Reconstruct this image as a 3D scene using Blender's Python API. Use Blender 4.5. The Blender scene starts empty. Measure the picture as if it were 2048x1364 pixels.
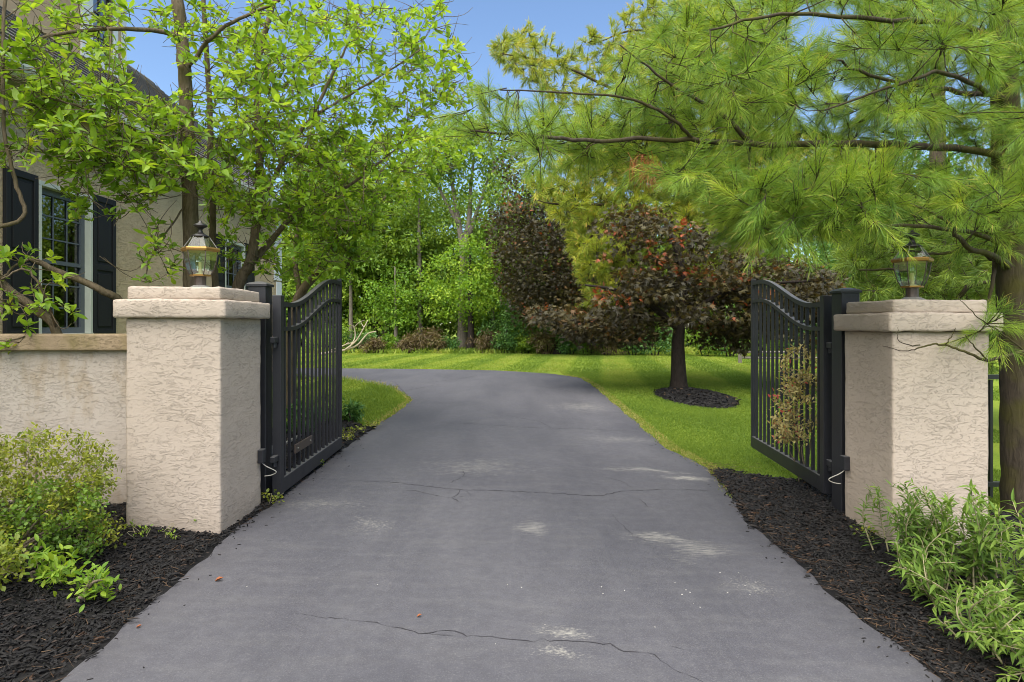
import bpy, bmesh, math, random
import numpy as np
from mathutils import Vector

rng = np.random.default_rng(11)
random.seed(5)
SC = bpy.context.scene
COL = SC.collection
F, CX, CY, EYE = 1250.0, 1000.0, 650.0, 1.5      # focal length (px of the 2048 photo), vanishing point, eye height


def P(px, py, d):
    return np.array([(px - CX) / F * d, d, EYE - (py - CY) / F * d])


def sstep(t):
    t = np.clip(t, 0, 1)
    return t * t * (3 - 2 * t)


def gz(x, y):
    x = np.asarray(x, float)
    y = np.asarray(y, float)
    return -0.02 * np.clip(x + 2, 0, 5.5) * (1 - sstep((y - 8) / 6))


def G(px, py):
    d = F * EYE / (py - CY)
    for _ in range(8):
        z = float(gz((px - CX) / F * d, d))
        d = F * (EYE - z) / (py - CY)
    return (px - CX) / F * d, d


def nrm(v):
    v = np.asarray(v, float)
    return v / (np.linalg.norm(v, axis=-1, keepdims=True) + 1e-9)


# ------------------------------------------------------------------ objects
def link(o, parent=None):
    COL.objects.link(o)
    if parent is not None:
        o.parent = parent
    return o


def tag(o, label=None, cat=None, group=None, kind=None):
    if label: o['label'] = label
    if cat: o['category'] = cat
    if group: o['group'] = group
    if kind: o['kind'] = kind
    return o


def thing(name, loc, label, cat, group=None, rz=0.0):
    o = bpy.data.objects.new(name, None)
    o.empty_display_size = 0.2
    o.location = [float(c) for c in loc]
    o.rotation_euler = (0, 0, rz)
    link(o)
    return tag(o, label, cat, group)


class Acc:
    """collects triangles (numpy) and links them as one mesh object"""
    def __init__(s):
        s.v, s.t, s.a, s.n = [], [], [], 0

    def add(s, V, T, var=0.5):
        V = np.asarray(V, float).reshape(-1, 3)
        T = np.asarray(T, int).reshape(-1, 3)
        s.v.append(V)
        s.t.append(T + s.n)
        s.a.append(np.broadcast_to(np.asarray(var, float), (len(V),)))
        s.n += len(V)

    def merge(s, o):
        for v, t, a in zip(o.v, o.t, o.a):
            s.v.append(v); s.a.append(a); s.t.append(t)
        raise NotImplementedError

    def build(s, name, mat, parent=None, smooth=False, origin=None):
        V = np.concatenate(s.v); T = np.concatenate(s.t); A = np.concatenate(s.a)
        if origin is not None:
            V = V - np.asarray(origin, float)
        elif parent is not None:
            V = V - np.array(parent.location)
        me = bpy.data.meshes.new(name)
        me.vertices.add(len(V)); me.vertices.foreach_set('co', V.astype(np.float32).ravel())
        me.loops.add(len(T) * 3); me.loops.foreach_set('vertex_index', T.astype(np.int32).ravel())
        me.polygons.add(len(T)); me.polygons.foreach_set('loop_start', np.arange(0, len(T) * 3, 3, dtype=np.int32))
        me.polygons.foreach_set('use_smooth', np.full(len(T), smooth, dtype=bool))
        me.update(calc_edges=True)
        at = me.attributes.new('var', 'FLOAT', 'POINT')
        at.data.foreach_set('value', A.astype(np.float32))
        me.materials.append(mat)
        o = bpy.data.objects.new(name, me)
        if origin is not None:
            o.location = [float(c) for c in origin]
        return link(o, parent)


class MB:
    """collects boxes and prisms in a bmesh, links them as one mesh"""
    def __init__(s):
        s.bm = bmesh.new()

    def box(s, a, b, bev=0.0, seg=1):
        a, b = np.minimum(a, b), np.maximum(a, b)
        vs = [s.bm.verts.new((x, y, z)) for x in (a[0], b[0]) for y in (a[1], b[1]) for z in (a[2], b[2])]
        fs = []
        for q in ((0, 1, 3, 2), (4, 6, 7, 5), (0, 4, 5, 1), (2, 3, 7, 6), (0, 2, 6, 4), (1, 5, 7, 3)):
            fs.append(s.bm.faces.new([vs[i] for i in q]))
        if bev > 0:
            es = list({e for f in fs for e in f.edges})
            bmesh.ops.bevel(s.bm, geom=es, offset=bev, segments=seg, affect='EDGES', profile=0.6)
        return s

    def prism(s, loops):
        """loops: list of equal-length rings; skinned one to the next, capped at both ends"""
        R = [[s.bm.verts.new([float(c) for c in p]) for p in ring] for ring in loops]
        n = len(R[0])
        for A, B in zip(R[:-1], R[1:]):
            for i in range(n):
                j = (i + 1) % n
                s.bm.faces.new((A[i], A[j], B[j], B[i]))
        s.bm.faces.new(R[0][::-1]); s.bm.faces.new(R[-1])
        return s

    def quad(s, *p):
        s.bm.faces.new([s.bm.verts.new([float(c) for c in q]) for q in p])
        return s

    def rough(s, amp=0.004, cell=0.035):
        from mathutils import noise as mn
        for _ in range(7):
            es = [e for e in s.bm.edges if e.calc_length() > cell * 1.6]
            if not es: break
            bmesh.ops.subdivide_edges(s.bm, edges=es, cuts=1, use_grid_fill=True)
        s.bm.normal_update()
        mv = [(v, v.normal.copy(), v.co.copy()) for v in s.bm.verts]
        for v, n, c in mv:
            v.co = c + n * amp * (mn.noise(c * 5) + 0.7 * mn.noise(c * 16) + 0.45 * mn.noise(c * 38))
        return s

    def build(s, name, mat, parent=None, smooth=False):
        bmesh.ops.recalc_face_normals(s.bm, faces=s.bm.faces[:])
        me = bpy.data.meshes.new(name)
        s.bm.to_mesh(me); s.bm.free()
        me.materials.append(mat)
        if smooth:
            me.polygons.foreach_set('use_smooth', [True] * len(me.polygons))
        return link(bpy.data.objects.new(name, me), parent)


def ring(c, r, n, z, rot=0.0):
    return [(c[0] + r * math.cos(rot + 2 * math.pi * i / n), c[1] + r * math.sin(rot + 2 * math.pi * i / n), z) for i in range(n)]


# ------------------------------------------------------------------ materials
class NT:
    def __init__(s, name):
        s.m = bpy.data.materials.new(name); s.m.use_nodes = True
        s.t = s.m.node_tree; s.t.nodes.clear()
        s.out = s.n('ShaderNodeOutputMaterial')

    def n(s, typ, **kw):
        nd = s.t.nodes.new(typ)
        for k, v in kw.items():
            if k.startswith('i_'):
                key = k[2:].replace('_', ' ')
                s.set(nd, key, v)
            else:
                setattr(nd, k, v)
        return nd

    def set(s, nd, key, v):
        sock = nd.inputs[key] if not isinstance(key, int) else nd.inputs[key]
        if isinstance(v, bpy.types.NodeSocket):
            s.t.links.new(v, sock)
        else:
            sock.default_value = v

    def math(s, op, a, b=None, c=None, clamp=False):
        nd = s.n('ShaderNodeMath', operation=op, use_clamp=clamp)
        for i, v in enumerate((a, b, c)):
            if v is not None:
                s.set(nd, i, v)
        return nd.outputs[0]

    def noise(s, vec, scale, detail=4, rough=0.55, dist=0.0, out=0):
        nd = s.n('ShaderNodeTexNoise', i_Scale=scale, i_Detail=detail, i_Roughness=rough, i_Distortion=dist)
        if vec is not None: s.set(nd, 'Vector', vec)
        return nd.outputs[out]

    def coords(s, kind='Object', scale=None, rot=None, loc=None):
        tc = s.n('ShaderNodeTexCoord').outputs[kind]
        if scale is None and rot is None and loc is None:
            return tc
        mp = s.n('ShaderNodeMapping')
        s.set(mp, 'Vector', tc)
        if scale: s.set(mp, 'Scale', scale)
        if rot: s.set(mp, 'Rotation', rot)
        if loc: s.set(mp, 'Location', loc)
        return mp.outputs[0]

    def ramp(s, fac, stops, interp='LINEAR'):
        nd = s.n('ShaderNodeValToRGB')
        cr = nd.color_ramp; cr.interpolation = interp
        while len(cr.elements) < len(stops): cr.elements.new(0.5)
        for e, (p, c) in zip(cr.elements, stops):
            e.position = p
            e.color = (c, c, c, 1) if isinstance(c, (int, float)) else (*c, 1)
        s.set(nd, 0, fac)
        return nd.outputs[0]

    def mix(s, fac, a, b, mode='MIX'):
        nd = s.n('ShaderNodeMix', data_type='RGBA', blend_type=mode)
        for key, v in ((0, fac), (6, a), (7, b)):
            if isinstance(v, tuple): v = (*v, 1)
            s.set(nd, key, v)
        return nd.outputs[2]

    def bump(s, h, strength=0.5, dist=0.01, normal=None):
        nd = s.n('ShaderNodeBump', i_Strength=strength, i_Distance=dist)
        s.set(nd, 'Height', h)
        if normal is not None: s.set(nd, 'Normal', normal)
        return nd.outputs[0]

    def princ(s, color, rough=0.6, normal=None, metal=0.0, spec=0.5):
        nd = s.n('ShaderNodeBsdfPrincipled')
        if isinstance(color, tuple): color = (*color, 1)
        s.set(nd, 'Base Color', color); s.set(nd, 'Roughness', rough); s.set(nd, 'Metallic', metal)
        s.set(nd, 'Specular IOR Level', spec)
        if normal is not None: s.set(nd, 'Normal', normal)
        return nd.outputs[0]

    def done(s, shader):
        s.t.links.new(shader, s.out.inputs[0])
        return s.m


def plain(name, col, rough=0.5, metal=0.0, spec=0.5, var=0.15, scale=8.0):
    t = NT(name)
    n = t.noise(t.coords(), scale, 5)
    c = t.mix(n, tuple(x * (1 - var) for x in col), tuple(min(1, x * (1 + var)) for x in col))
    return t.done(t.princ(c, t.math('ADD', rough - 0.08, t.math('MULTIPLY', n, 0.16)), metal=metal, spec=spec))


def leaf_mat(name, stops, transl=0.4, rough=0.5, spec=0.35, tint=(1.35, 1.25, 0.6)):
    t = NT(name)
    a = t.n('ShaderNodeAttribute', attribute_name='var').outputs['Fac']
    c = t.ramp(a, stops)
    p = t.princ(c, rough, spec=spec)
    tr = t.n('ShaderNodeBsdfTranslucent')
    t.set(tr, 'Color', t.mix(1.0, c, tint, 'MULTIPLY'))
    mx = t.n('ShaderNodeMixShader', i_Fac=transl)
    t.set(mx, 1, p); t.set(mx, 2, tr.outputs[0])
    return t.done(mx.outputs[0])


def bark_mat(name, c1, c2, scale=1.0, moss=0.0):
    t = NT(name)
    co = t.coords(scale=(9 * scale, 9 * scale, 2.2 * scale))
    n = t.noise(co, 3, 6, 0.65, 0.6)
    n2 = t.noise(t.coords(), 2.5 * scale, 4)
    c = t.mix(t.ramp(n, [(0.3, 0), (0.7, 1)]), c1, c2)
    if moss > 0:
        c = t.mix(t.math('MULTIPLY', t.ramp(n2, [(0.45, 0), (0.62, 1)]), moss), c, (0.06, 0.055, 0.012))
    return t.done(t.princ(c, 0.9, t.bump(n, 0.8, 0.02), spec=0.2))


def stucco_mat(name, col, dark, stain=None, scale=1.0, depth=0.0065):
    t = NT(name)
    co = t.coords(scale=(12.0 * scale, 12.0 * scale, 30.0 * scale))
    n = t.noise(co, 1.0, 5.0, 0.62, 1.0)
    saw = t.math('POWER', t.math('FRACT', t.math('MULTIPLY', n, 5.0)), 5.0)                  # trowelled ledges: sharp on one side
    mask = t.ramp(t.noise(t.coords(), 3.6 * scale, 4), [(0.34, 0.25), (0.56, 1)])
    ledge = t.math('MULTIPLY', saw, mask)
    grit = t.noise(t.coords(), 90 * scale, 3, 0.6)
    big = t.noise(t.coords(), 3.0, 4)
    h = t.math('ADD', t.math('MULTIPLY', ledge, 1.0), t.math('MULTIPLY', grit, 0.35))
    c = t.mix(big, dark, col)
    c = t.mix(t.math('MULTIPLY', t.ramp(grit, [(0.3, 1), (0.55, 0)]), 0.25), c, dark)
    stk = t.noise(t.coords(scale=(9, 9, 0.5)), 1.6, 5, 0.7)
    c = t.mix(t.math('MULTIPLY', t.ramp(stk, [(0.52, 0), (0.75, 1)]), 0.07), c, tuple(x * 0.7 for x in dark))
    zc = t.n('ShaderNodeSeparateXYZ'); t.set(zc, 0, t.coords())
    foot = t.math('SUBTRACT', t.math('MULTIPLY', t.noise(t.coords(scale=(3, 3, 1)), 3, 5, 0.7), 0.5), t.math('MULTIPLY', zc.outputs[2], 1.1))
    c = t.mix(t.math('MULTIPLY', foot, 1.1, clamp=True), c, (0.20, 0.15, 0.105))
    if stain is not None:
        sn = t.noise(t.coords(scale=(1.6, 1.6, 0.7)), 2.2, 6, 0.65)
        c = t.mix(t.math('MULTIPLY', t.ramp(sn, [(0.47, 0), (0.62, 1)]), 0.7), c, stain)
    return t.done(t.princ(c, 0.92, t.bump(h, 0.72, depth), spec=0.15))


M = {}
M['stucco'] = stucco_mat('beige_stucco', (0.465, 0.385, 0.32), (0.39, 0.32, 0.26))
M['stucco_wall'] = stucco_mat('pale_wall_stucco', (0.47, 0.41, 0.355), (0.37, 0.315, 0.265), stain=(0.30, 0.23, 0.15))
M['stucco_coping'] = stucco_mat('brown_coping_stucco', (0.34, 0.26, 0.17), (0.22, 0.16, 0.10), stain=(0.16, 0.13, 0.05))
M['stucco_house'] = stucco_mat('house_stucco', (0.66, 0.52, 0.33), (0.48, 0.37, 0.23), scale=0.7, depth=0.045)
M['stucco_upper'] = stucco_mat('upper_house_stucco', (0.55, 0.40, 0.27), (0.47, 0.33, 0.22), scale=0.9)
M['black_metal'] = plain('black_painted_metal', (0.020, 0.021, 0.026), 0.42, 0.0, 0.5, 0.35, 4)
t = NT('black_painted_metal')
n1 = t.noise(t.coords(), 5, 6, 0.7); n2 = t.noise(t.coords(scale=(60, 60, 6)), 1, 4, 0.7)
gn = t.n('ShaderNodeSeparateXYZ'); t.set(gn, 0, t.n('ShaderNodeNewGeometry').outputs['Normal'])
up = t.math('MULTIPLY', t.ramp(gn.outputs[2], [(0.4, 0), (0.95, 1)]), t.math('ADD', n1, 0.05))
c = t.mix(n1, (0.008, 0.008, 0.011), (0.020, 0.020, 0.025))
c = t.mix(t.math('MULTIPLY', t.ramp(n2, [(0.55, 0), (0.75, 1)]), 0.30), c, (0.048, 0.046, 0.046))
c = t.mix(up, c, (0.15, 0.145, 0.14))                       # settled dust on ledges
M['black_metal'] = t.done(t.princ(c, t.math('ADD', 0.34, t.math('MULTIPLY', n1, 0.25)), t.bump(n1, 0.1, 0.003)))
M['brown_metal'] = plain('weathered_bronze_metal', (0.07, 0.052, 0.042), 0.5, 0.3, 0.5, 0.3, 20)
M['brass'] = plain('aged_brass', (0.30, 0.17, 0.05), 0.42, 0.7, 0.5, 0.35, 14)
M['lantern_dark'] = plain('dark_lantern_metal', (0.025, 0.022, 0.022), 0.4, 0.3, 0.5, 0.3, 14)
M['zinc'] = plain('grey_zinc', (0.20, 0.19, 0.17), 0.6, 0.2, 0.5, 0.3, 20)
M['white_paint'] = plain('white_paint', (0.70, 0.72, 0.72), 0.5, 0, 0.4, 0.06)
M['trim'] = plain('grey_green_trim_paint', (0.52, 0.54, 0.46), 0.5, 0, 0.4, 0.08)
M['soffit'] = plain('olive_soffit_paint', (0.24, 0.27, 0.17), 0.7, 0, 0.3, 0.1)
M['shutter'] = plain('black_shutter_paint', (0.020, 0.020, 0.021), 0.6, 0, 0.2, 0.2, 3)
M['sash'] = plain('grey_sash_paint', (0.10, 0.115, 0.13), 0.5, 0, 0.4, 0.1)
M['white_cable'] = plain('white_cable', (0.38, 0.36, 0.31), 0.5)
M['cream'] = plain('cream_candle_sleeve', (0.55, 0.45, 0.22), 0.5)
M['old_wood'] = plain('grey_weathered_wood', (0.20, 0.175, 0.14), 0.85, 0, 0.2, 0.3, 6)
M['dead_wood'] = plain('bleached_dead_wood', (0.32, 0.27, 0.19), 0.85, 0, 0.2, 0.3, 6)
M['pebble'] = plain('white_pebble', (0.42, 0.40, 0.37), 0.7)
M['orange_leaf'] = plain('orange_leaf', (0.24, 0.075, 0.025), 0.7, 0, 0.3, 0.5, 30)


def glass(name, tint, gloss=0.16, rough=0.02):
    t = NT(name)
    tr = t.n('ShaderNodeBsdfTransparent'); t.set(tr, 0, (*tint, 1))
    gl = t.n('ShaderNodeBsdfGlossy'); t.set(gl, 'Roughness', rough)
    lw = t.n('ShaderNodeLayerWeight', i_Blend=0.35)
    f = t.math('ADD', gloss, t.math('MULTIPLY', lw.outputs['Fresnel'], 0.22), clamp=True)
    mx = t.n('ShaderNodeMixShader'); t.set(mx, 0, f); t.set(mx, 1, tr.outputs[0]); t.set(mx, 2, gl.outputs[0])
    return t.done(mx.outputs[0])


M['lamp_glass'] = glass('lantern_glass', (0.78, 0.90, 0.82), 0.13, 0.12)
M['roof_glass'] = glass('lantern_roof_glass', (0.80, 0.88, 0.84), 0.05, 0.05)
M['window_glass'] = glass('window_glass', (0.35, 0.40, 0.45), 0.14, 0.01)

# roof shingles
t = NT('grey_shingles')
br = t.n('ShaderNodeTexBrick', i_Scale=1.0)
t.set(br, 'Vector', t.coords(rot=(0, 0, math.radians(90))))
t.set(br, 'Color1', (0.17, 0.16, 0.15, 1)); t.set(br, 'Color2', (0.27, 0.25, 0.235, 1)); t.set(br, 'Mortar', (0.012, 0.011, 0.011, 1))  # near-black joints paint in the shadow lines under the shingle courses
br.inputs['Mortar Size'].default_value = 0.028
br.inputs['Mortar Smooth'].default_value = 0.3
br.inputs['Brick Width'].default_value = 0.42; br.inputs['Row Height'].default_value = 0.15
c = t.mix(t.noise(t.coords(), 25, 4), br.outputs[0], (0.10, 0.095, 0.09))
M['shingle'] = t.done(t.princ(c, 0.9, t.bump(br.outputs[1], -0.8, 0.01), spec=0.2))

# lawn soil / far grass
t = NT('lawn_ground')
n1 = t.noise(t.coords(), 1.3, 6, 0.65)
n2 = t.noise(t.coords(), 28, 4, 0.7)
wv = t.n('ShaderNodeTexWave', wave_type='BANDS', bands_direction='X', i_Scale=0.143, i_Distortion=0.25, i_Detail=1.0)
t.set(wv, 'Vector', t.coords(rot=(0, 0, math.radians(9.2))))
stripe = t.ramp(wv.outputs['Fac'], [(0.35, 0), (0.65, 1)])
c = t.mix(n1, (0.09, 0.145, 0.014), (0.16, 0.22, 0.02))
c = t.mix(t.math('MULTIPLY', stripe, 0.8), c, (0.20, 0.26, 0.026))
c = t.mix(t.math('MULTIPLY', t.ramp(n2, [(0.3, 1), (0.6, 0)]), 0.5), c, (0.06, 0.095, 0.01))
M['lawn'] = t.done(t.princ(c, 0.9, t.bump(n2, 0.8, 0.03), spec=0.15))
M['grass'] = leaf_mat('grass_blade', [(0.0, (0.097, 0.166, 0.025)), (0.5, (0.186, 0.273, 0.036)), (0.85, (0.304, 0.373, 0.062)), (1.0, (0.418, 0.330, 0.139))], 0.4, 0.6, 0.2)

# mulch
t = NT('bark_mulch')
a = t.n('ShaderNodeAttribute', attribute_name='var').outputs['Fac']
c = t.ramp(a, [(0.0, (0.004, 0.0036, 0.004)), (0.6, (0.013, 0.011, 0.0105)), (0.86, (0.030, 0.024, 0.021)), (0.93, (0.10, 0.05, 0.025)), (1.0, (0.24, 0.15, 0.085))])
nn = t.noise(t.coords(scale=(40, 40, 40)), 2, 4)
M['mulch'] = t.done(t.princ(t.mix(nn, c, (0.005, 0.0045, 0.0045)), 0.7, t.bump(nn, 0.5, 0.004), spec=0.3))

# asphalt, with scuffs that have places of their own
t = NT('sealed_asphalt')
co = t.coords()
big = t.noise(t.coords(scale=(0.9, 0.35, 1)), 1.1, 6, 0.62, 0.6)
med = t.noise(t.coords(scale=(1.0, 4.5, 1)), 1.6, 7, 0.7)
mot = t.noise(co, 14, 6, 0.75)
fine = t.noise(co, 120, 3, 0.75)
tyre = t.noise(t.coords(scale=(5.0, 0.25, 1)), 1.0, 5, 0.7)
c = t.mix(t.ramp(big, [(0.32, 0), (0.68, 1)]), (0.060, 0.0595, 0.071), (0.094, 0.092, 0.104))
c = t.mix(t.math('MULTIPLY', t.ramp(med, [(0.48, 0), (0.72, 1)]), 0.40), c, (0.120, 0.117, 0.120))
c = t.mix(t.math('MULTIPLY', t.ramp(tyre, [(0.5, 0), (0.75, 1)]), 0.25), c, (0.112, 0.109, 0.115))
c = t.mix(t.math('MULTIPLY', t.ramp(mot, [(0.42, 1), (0.56, 0)]), 0.22), c, (0.042, 0.039, 0.046))
c = t.mix(t.math('MULTIPLY', t.ramp(mot, [(0.60, 0), (0.74, 1)]), 0.35), c, (0.16, 0.152, 0.148))
c = t.mix(t.math('MULTIPLY', t.ramp(fine, [(0.54, 0), (0.72, 1)]), 0.28), c, (0.24, 0.23, 0.22))
c = t.mix(t.math('MULTIPLY', t.ramp(fine, [(0.28, 1), (0.46, 0)]), 0.32), c, (0.028, 0.026, 0.032))
wob = t.n('ShaderNodeTexNoise', i_Scale=2.3, i_Detail=4.0)
t.set(wob, 'Vector', co)
vm = t.n('ShaderNodeVectorMath', operation='MULTIPLY_ADD')
t.set(vm, 0, wob.outputs['Color']); vm.inputs[1].default_value = (0.5, 0.5, 0); vm.inputs[2].default_value = (-0.25, -0.25, 0)
va = t.n('ShaderNodeVectorMath', operation='ADD'); t.set(va, 0, co); t.set(va, 1, vm.outputs[0])
cw = va.outputs[0]                                         # wobbled coordinates: ragged scuff outlines


def scuff(c, px, py, rx, ry, ang, amount, sx, sy, col=(0.42, 0.40, 0.345), lo=0.5):
    X, Y = G(px, py)
    mp = t.n('ShaderNodeMapping', vector_type='TEXTURE')
    t.set(mp, 'Vector', cw)
    mp.inputs['Location'].default_value = (X, Y, 0)
    mp.inputs['Rotation'].default_value = (0, 0, math.radians(ang))
    mp.inputs['Scale'].default_value = (rx, ry, 1e3)
    gr = t.n('ShaderNodeTexGradient', gradient_type='SPHERICAL'); t.set(gr, 0, mp.outputs[0])
    m2 = t.n('ShaderNodeMapping'); t.set(m2, 'Vector', co)
    m2.inputs['Rotation'].default_value = (0, 0, math.radians(-ang))
    m2.inputs['Scale'].default_value = (sx, sy, 1)
    ns = t.noise(m2.outputs[0], 1.0, 7, 0.75, 0.2)
    # the threshold falls towards the middle of the scuff, so its rim breaks up
    f = t.math('SUBTRACT', t.math('ADD', ns, t.math('MULTIPLY', gr.outputs[1], 0.30)), lo + 0.13)
    f = t.math('MULTIPLY', f, 5.0, clamp=True)
    f = t.math('MULTIPLY', f, t.math('MULTIPLY', gr.outputs[1], 3.0, clamp=True))
    return t.mix(t.math('MULTIPLY', f, amount, clamp=True), c, col)


c = scuff(c, 1290, 943, 1.1, 0.20, -10, 0.55, 9, 90, lo=0.56)
c = scuff(c, 1385, 960, 0.60, 0.15, -16, 0.75, 14, 110, lo=0.53)
c = scuff(c, 1325, 1082, 0.62, 0.26, -20, 0.6, 12, 120, lo=0.56)
c = scuff(c, 1395, 1105, 0.50, 0.30, 38, 0.45, 9, 110, lo=0.56)
c = scuff(c, 1060, 1060, 0.22, 0.48, 0, 0.55, 8, 110, lo=0.57)
c = scuff(c, 745, 1050, 0.34, 0.6, 0, 0.32, 34, 40, lo=0.58)
c = scuff(c, 960, 935, 1.2, 0.9, 10, 0.22, 9, 30, lo=0.55)
c = scuff(c, 1130, 1278, 0.30, 0.13, -15, 0.6, 30, 110, lo=0.56)
c = scuff(c, 1120, 1322, 0.24, 0.10, -15, 0.5, 44, 90, lo=0.56)
c = scuff(c, 1500, 1180, 0.50, 0.40, 0, 0.5, 60, 60, lo=0.62)
c = scuff(c, 1240, 880, 1.2, 0.6, 0, 0.25, 8, 40, lo=0.56)
c = scuff(c, 1170, 815, 1.2, 1.3, 0, 0.25, 7, 20, lo=0.55)
c = scuff(c, 640, 1010, 0.9, 0.4, 0, 0.25, 20, 60, lo=0.57)
M['asphalt'] = t.done(t.princ(c, t.math('ADD', 0.62, t.math('MULTIPLY', med, 0.25)), t.bump(fine, 0.5, 0.005), spec=0.35))
M['crack'] = plain('crack_filler', (0.042, 0.040, 0.045), 0.8, 0, 0.2, 0.3, 20)

# foliage
M['magnolia_leaf'] = leaf_mat('magnolia_leaf', [(0.0, (0.094, 0.184, 0.022)), (0.45, (0.193, 0.331, 0.030)), (0.85, (0.330, 0.462, 0.047)), (1.0, (0.458, 0.492, 0.078))], 0.5, 0.42, 0.4)
M['magnolia_bark'] = bark_mat('magnolia_bark', (0.075, 0.055, 0.035), (0.17, 0.13, 0.085), 1.6, 0.4)
M['flower'] = leaf_mat('pale_magnolia_petal', [(0, (0.50, 0.34, 0.14)), (1, (0.62, 0.50, 0.25))], 0.3)
M['pine_needle'] = leaf_mat('pine_needle', [(0.0, (0.073, 0.156, 0.028)), (0.4, (0.153, 0.264, 0.034)), (0.8, (0.294, 0.406, 0.044)), (0.93, (0.392, 0.461, 0.062)), (1.0, (0.441, 0.299, 0.110))], 0.35, 0.5, 0.3)
M['gold_needle'] = leaf_mat('golden_pine_needle', [(0.0, (0.100, 0.158, 0.021)), (0.45, (0.228, 0.292, 0.030)), (0.85, (0.413, 0.435, 0.045)), (1.0, (0.513, 0.315, 0.090))], 0.35, 0.5, 0.3)
M['dark_needle'] = leaf_mat('dark_pine_needle', [(0.0, (0.064, 0.115, 0.022)), (0.5, (0.136, 0.216, 0.032)), (1.0, (0.272, 0.352, 0.048))], 0.3, 0.5, 0.3)
M['dead_needle'] = leaf_mat('dead_pine_needle', [(0, (0.16, 0.05, 0.02)), (1, (0.40, 0.16, 0.05))], 0.25)
M['pine_bark'] = bark_mat('pine_bark', (0.026, 0.020, 0.014), (0.074, 0.057, 0.040), 1.0, 0.85)
M['dark_bark'] = bark_mat('dark_bark', (0.012, 0.009, 0.008), (0.036, 0.028, 0.023), 1.0)
M['grey_bark'] = bark_mat('grey_bark', (0.09, 0.075, 0.06), (0.20, 0.17, 0.14), 0.8)
M['copper_leaf'] = leaf_mat('copper_maple_leaf', [(0.0, (0.026, 0.023, 0.015)), (0.45, (0.048, 0.042, 0.020)), (0.75, (0.098, 0.082, 0.028)), (0.88, (0.14, 0.066, 0.026)), (1.0, (0.28, 0.065, 0.022))], 0.3, 0.5, 0.3, (1.3, 1.0, 0.45))
M['wood_leaf'] = leaf_mat('woodland_leaf', [(0.0, (0.058, 0.121, 0.017)), (0.5, (0.142, 0.244, 0.026)), (1.0, (0.309, 0.407, 0.049))], 0.4)
M['bright_leaf'] = leaf_mat('bright_green_leaf', [(0.0, (0.062, 0.147, 0.014)), (0.5, (0.143, 0.272, 0.024)), (1.0, (0.306, 0.420, 0.041))], 0.42)
M['deep_leaf'] = leaf_mat('deep_green_leaf', [(0.0, (0.035, 0.096, 0.026)), (0.5, (0.080, 0.184, 0.042)), (1.0, (0.176, 0.304, 0.064))], 0.3)
M['brush_leaf'] = leaf_mat('dry_brush_leaf', [(0.0, (0.053, 0.037, 0.021)), (0.5, (0.126, 0.089, 0.047)), (1.0, (0.178, 0.168, 0.053))], 0.3)
M['box_leaf'] = leaf_mat('olive_shrub_leaf', [(0.0, (0.052, 0.085, 0.010)), (0.5, (0.163, 0.208, 0.021)), (1.0, (0.351, 0.364, 0.039))], 0.35)
M['lance_leaf'] = leaf_mat('lance_leaf', [(0.0, (0.05, 0.10, 0.022)), (0.5, (0.115, 0.20, 0.036)), (1.0, (0.23, 0.32, 0.055))], 0.35, 0.55, 0.2, (1.2, 1.2, 0.6))
M['dry_leaf'] = leaf_mat('dry_olive_leaf', [(0.0, (0.112, 0.098, 0.045)), (0.5, (0.285, 0.232, 0.098)), (0.92, (0.420, 0.360, 0.135)), (0.97, (0.450, 0.120, 0.075)), (1.0, (0.480, 0.075, 0.090))], 0.3)
M['twig'] = bark_mat('grey_twig', (0.12, 0.09, 0.06), (0.26, 0.21, 0.15), 4.0)
M['green_stem'] = plain('tan_stem', (0.25, 0.22, 0.12), 0.7)


# ------------------------------------------------------------------ plant tools
def tube(acc, pts, rad, sides=6, var=0.5):
    pts = np.asarray(pts, float); rad = np.asarray(rad, float)
    n = len(pts)
    tg = np.gradient(pts, axis=0); tg = nrm(tg)
    ref = np.array([0.31, 0.17, 0.93])
    if abs(np.dot(tg.mean(0) / (np.linalg.norm(tg.mean(0)) + 1e-9), ref)) > 0.9:
        ref = np.array([0.9, 0.3, 0.1])
    a = nrm(np.cross(tg, ref)); b = np.cross(tg, a)
    th = np.arange(sides) * 2 * math.pi / sides
    V = pts[:, None] + rad[:, None, None] * (np.cos(th)[None, :, None] * a[:, None] + np.sin(th)[None, :, None] * b[:, None])
    V = V.reshape(-1, 3)
    i = np.arange(n - 1)[:, None] * sides; j = np.arange(sides)[None]; k = (j + 1) % sides
    q = np.stack([i + j, i + k, i + sides + k, i + sides + j], -1).reshape(-1, 4)
    T = np.concatenate([q[:, [0, 1, 2]], q[:, [0, 2, 3]]])
    V = np.concatenate([V, pts[:1], pts[-1:]])
    m = n * sides
    c0 = np.stack([np.full(sides, m), (np.arange(sides) + 1) % sides, np.arange(sides)], -1)
    e = (n - 1) * sides
    c1 = np.stack([np.full(sides, m + 1), e + np.arange(sides), e + (np.arange(sides) + 1) % sides], -1)
    acc.add(V, np.concatenate([T, c0, c1]), var)


def smooth_line(pts, n=None, per=5):
    """Catmull-Rom through the points"""
    p = np.asarray(pts, float)
    if len(p) < 3:
        t = np.linspace(0, 1, per + 1)[:, None]
        return p[0] + (p[-1] - p[0]) * t
    e = np.concatenate([[2 * p[0] - p[1]], p, [2 * p[-1] - p[-2]]])
    out = []
    for i in range(1, len(e) - 2):
        t = np.linspace(0, 1, per, endpoint=False)[:, None]
        a, b, c, d = e[i - 1], e[i], e[i + 1], e[i + 2]
        out.append(0.5 * (2 * b + (c - a) * t + (2 * a - 5 * b + 4 * c - d) * t ** 2 + (3 * b - a - 3 * c + d) * t ** 3))
    out.append(p[-1:])
    return np.concatenate(out)


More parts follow.
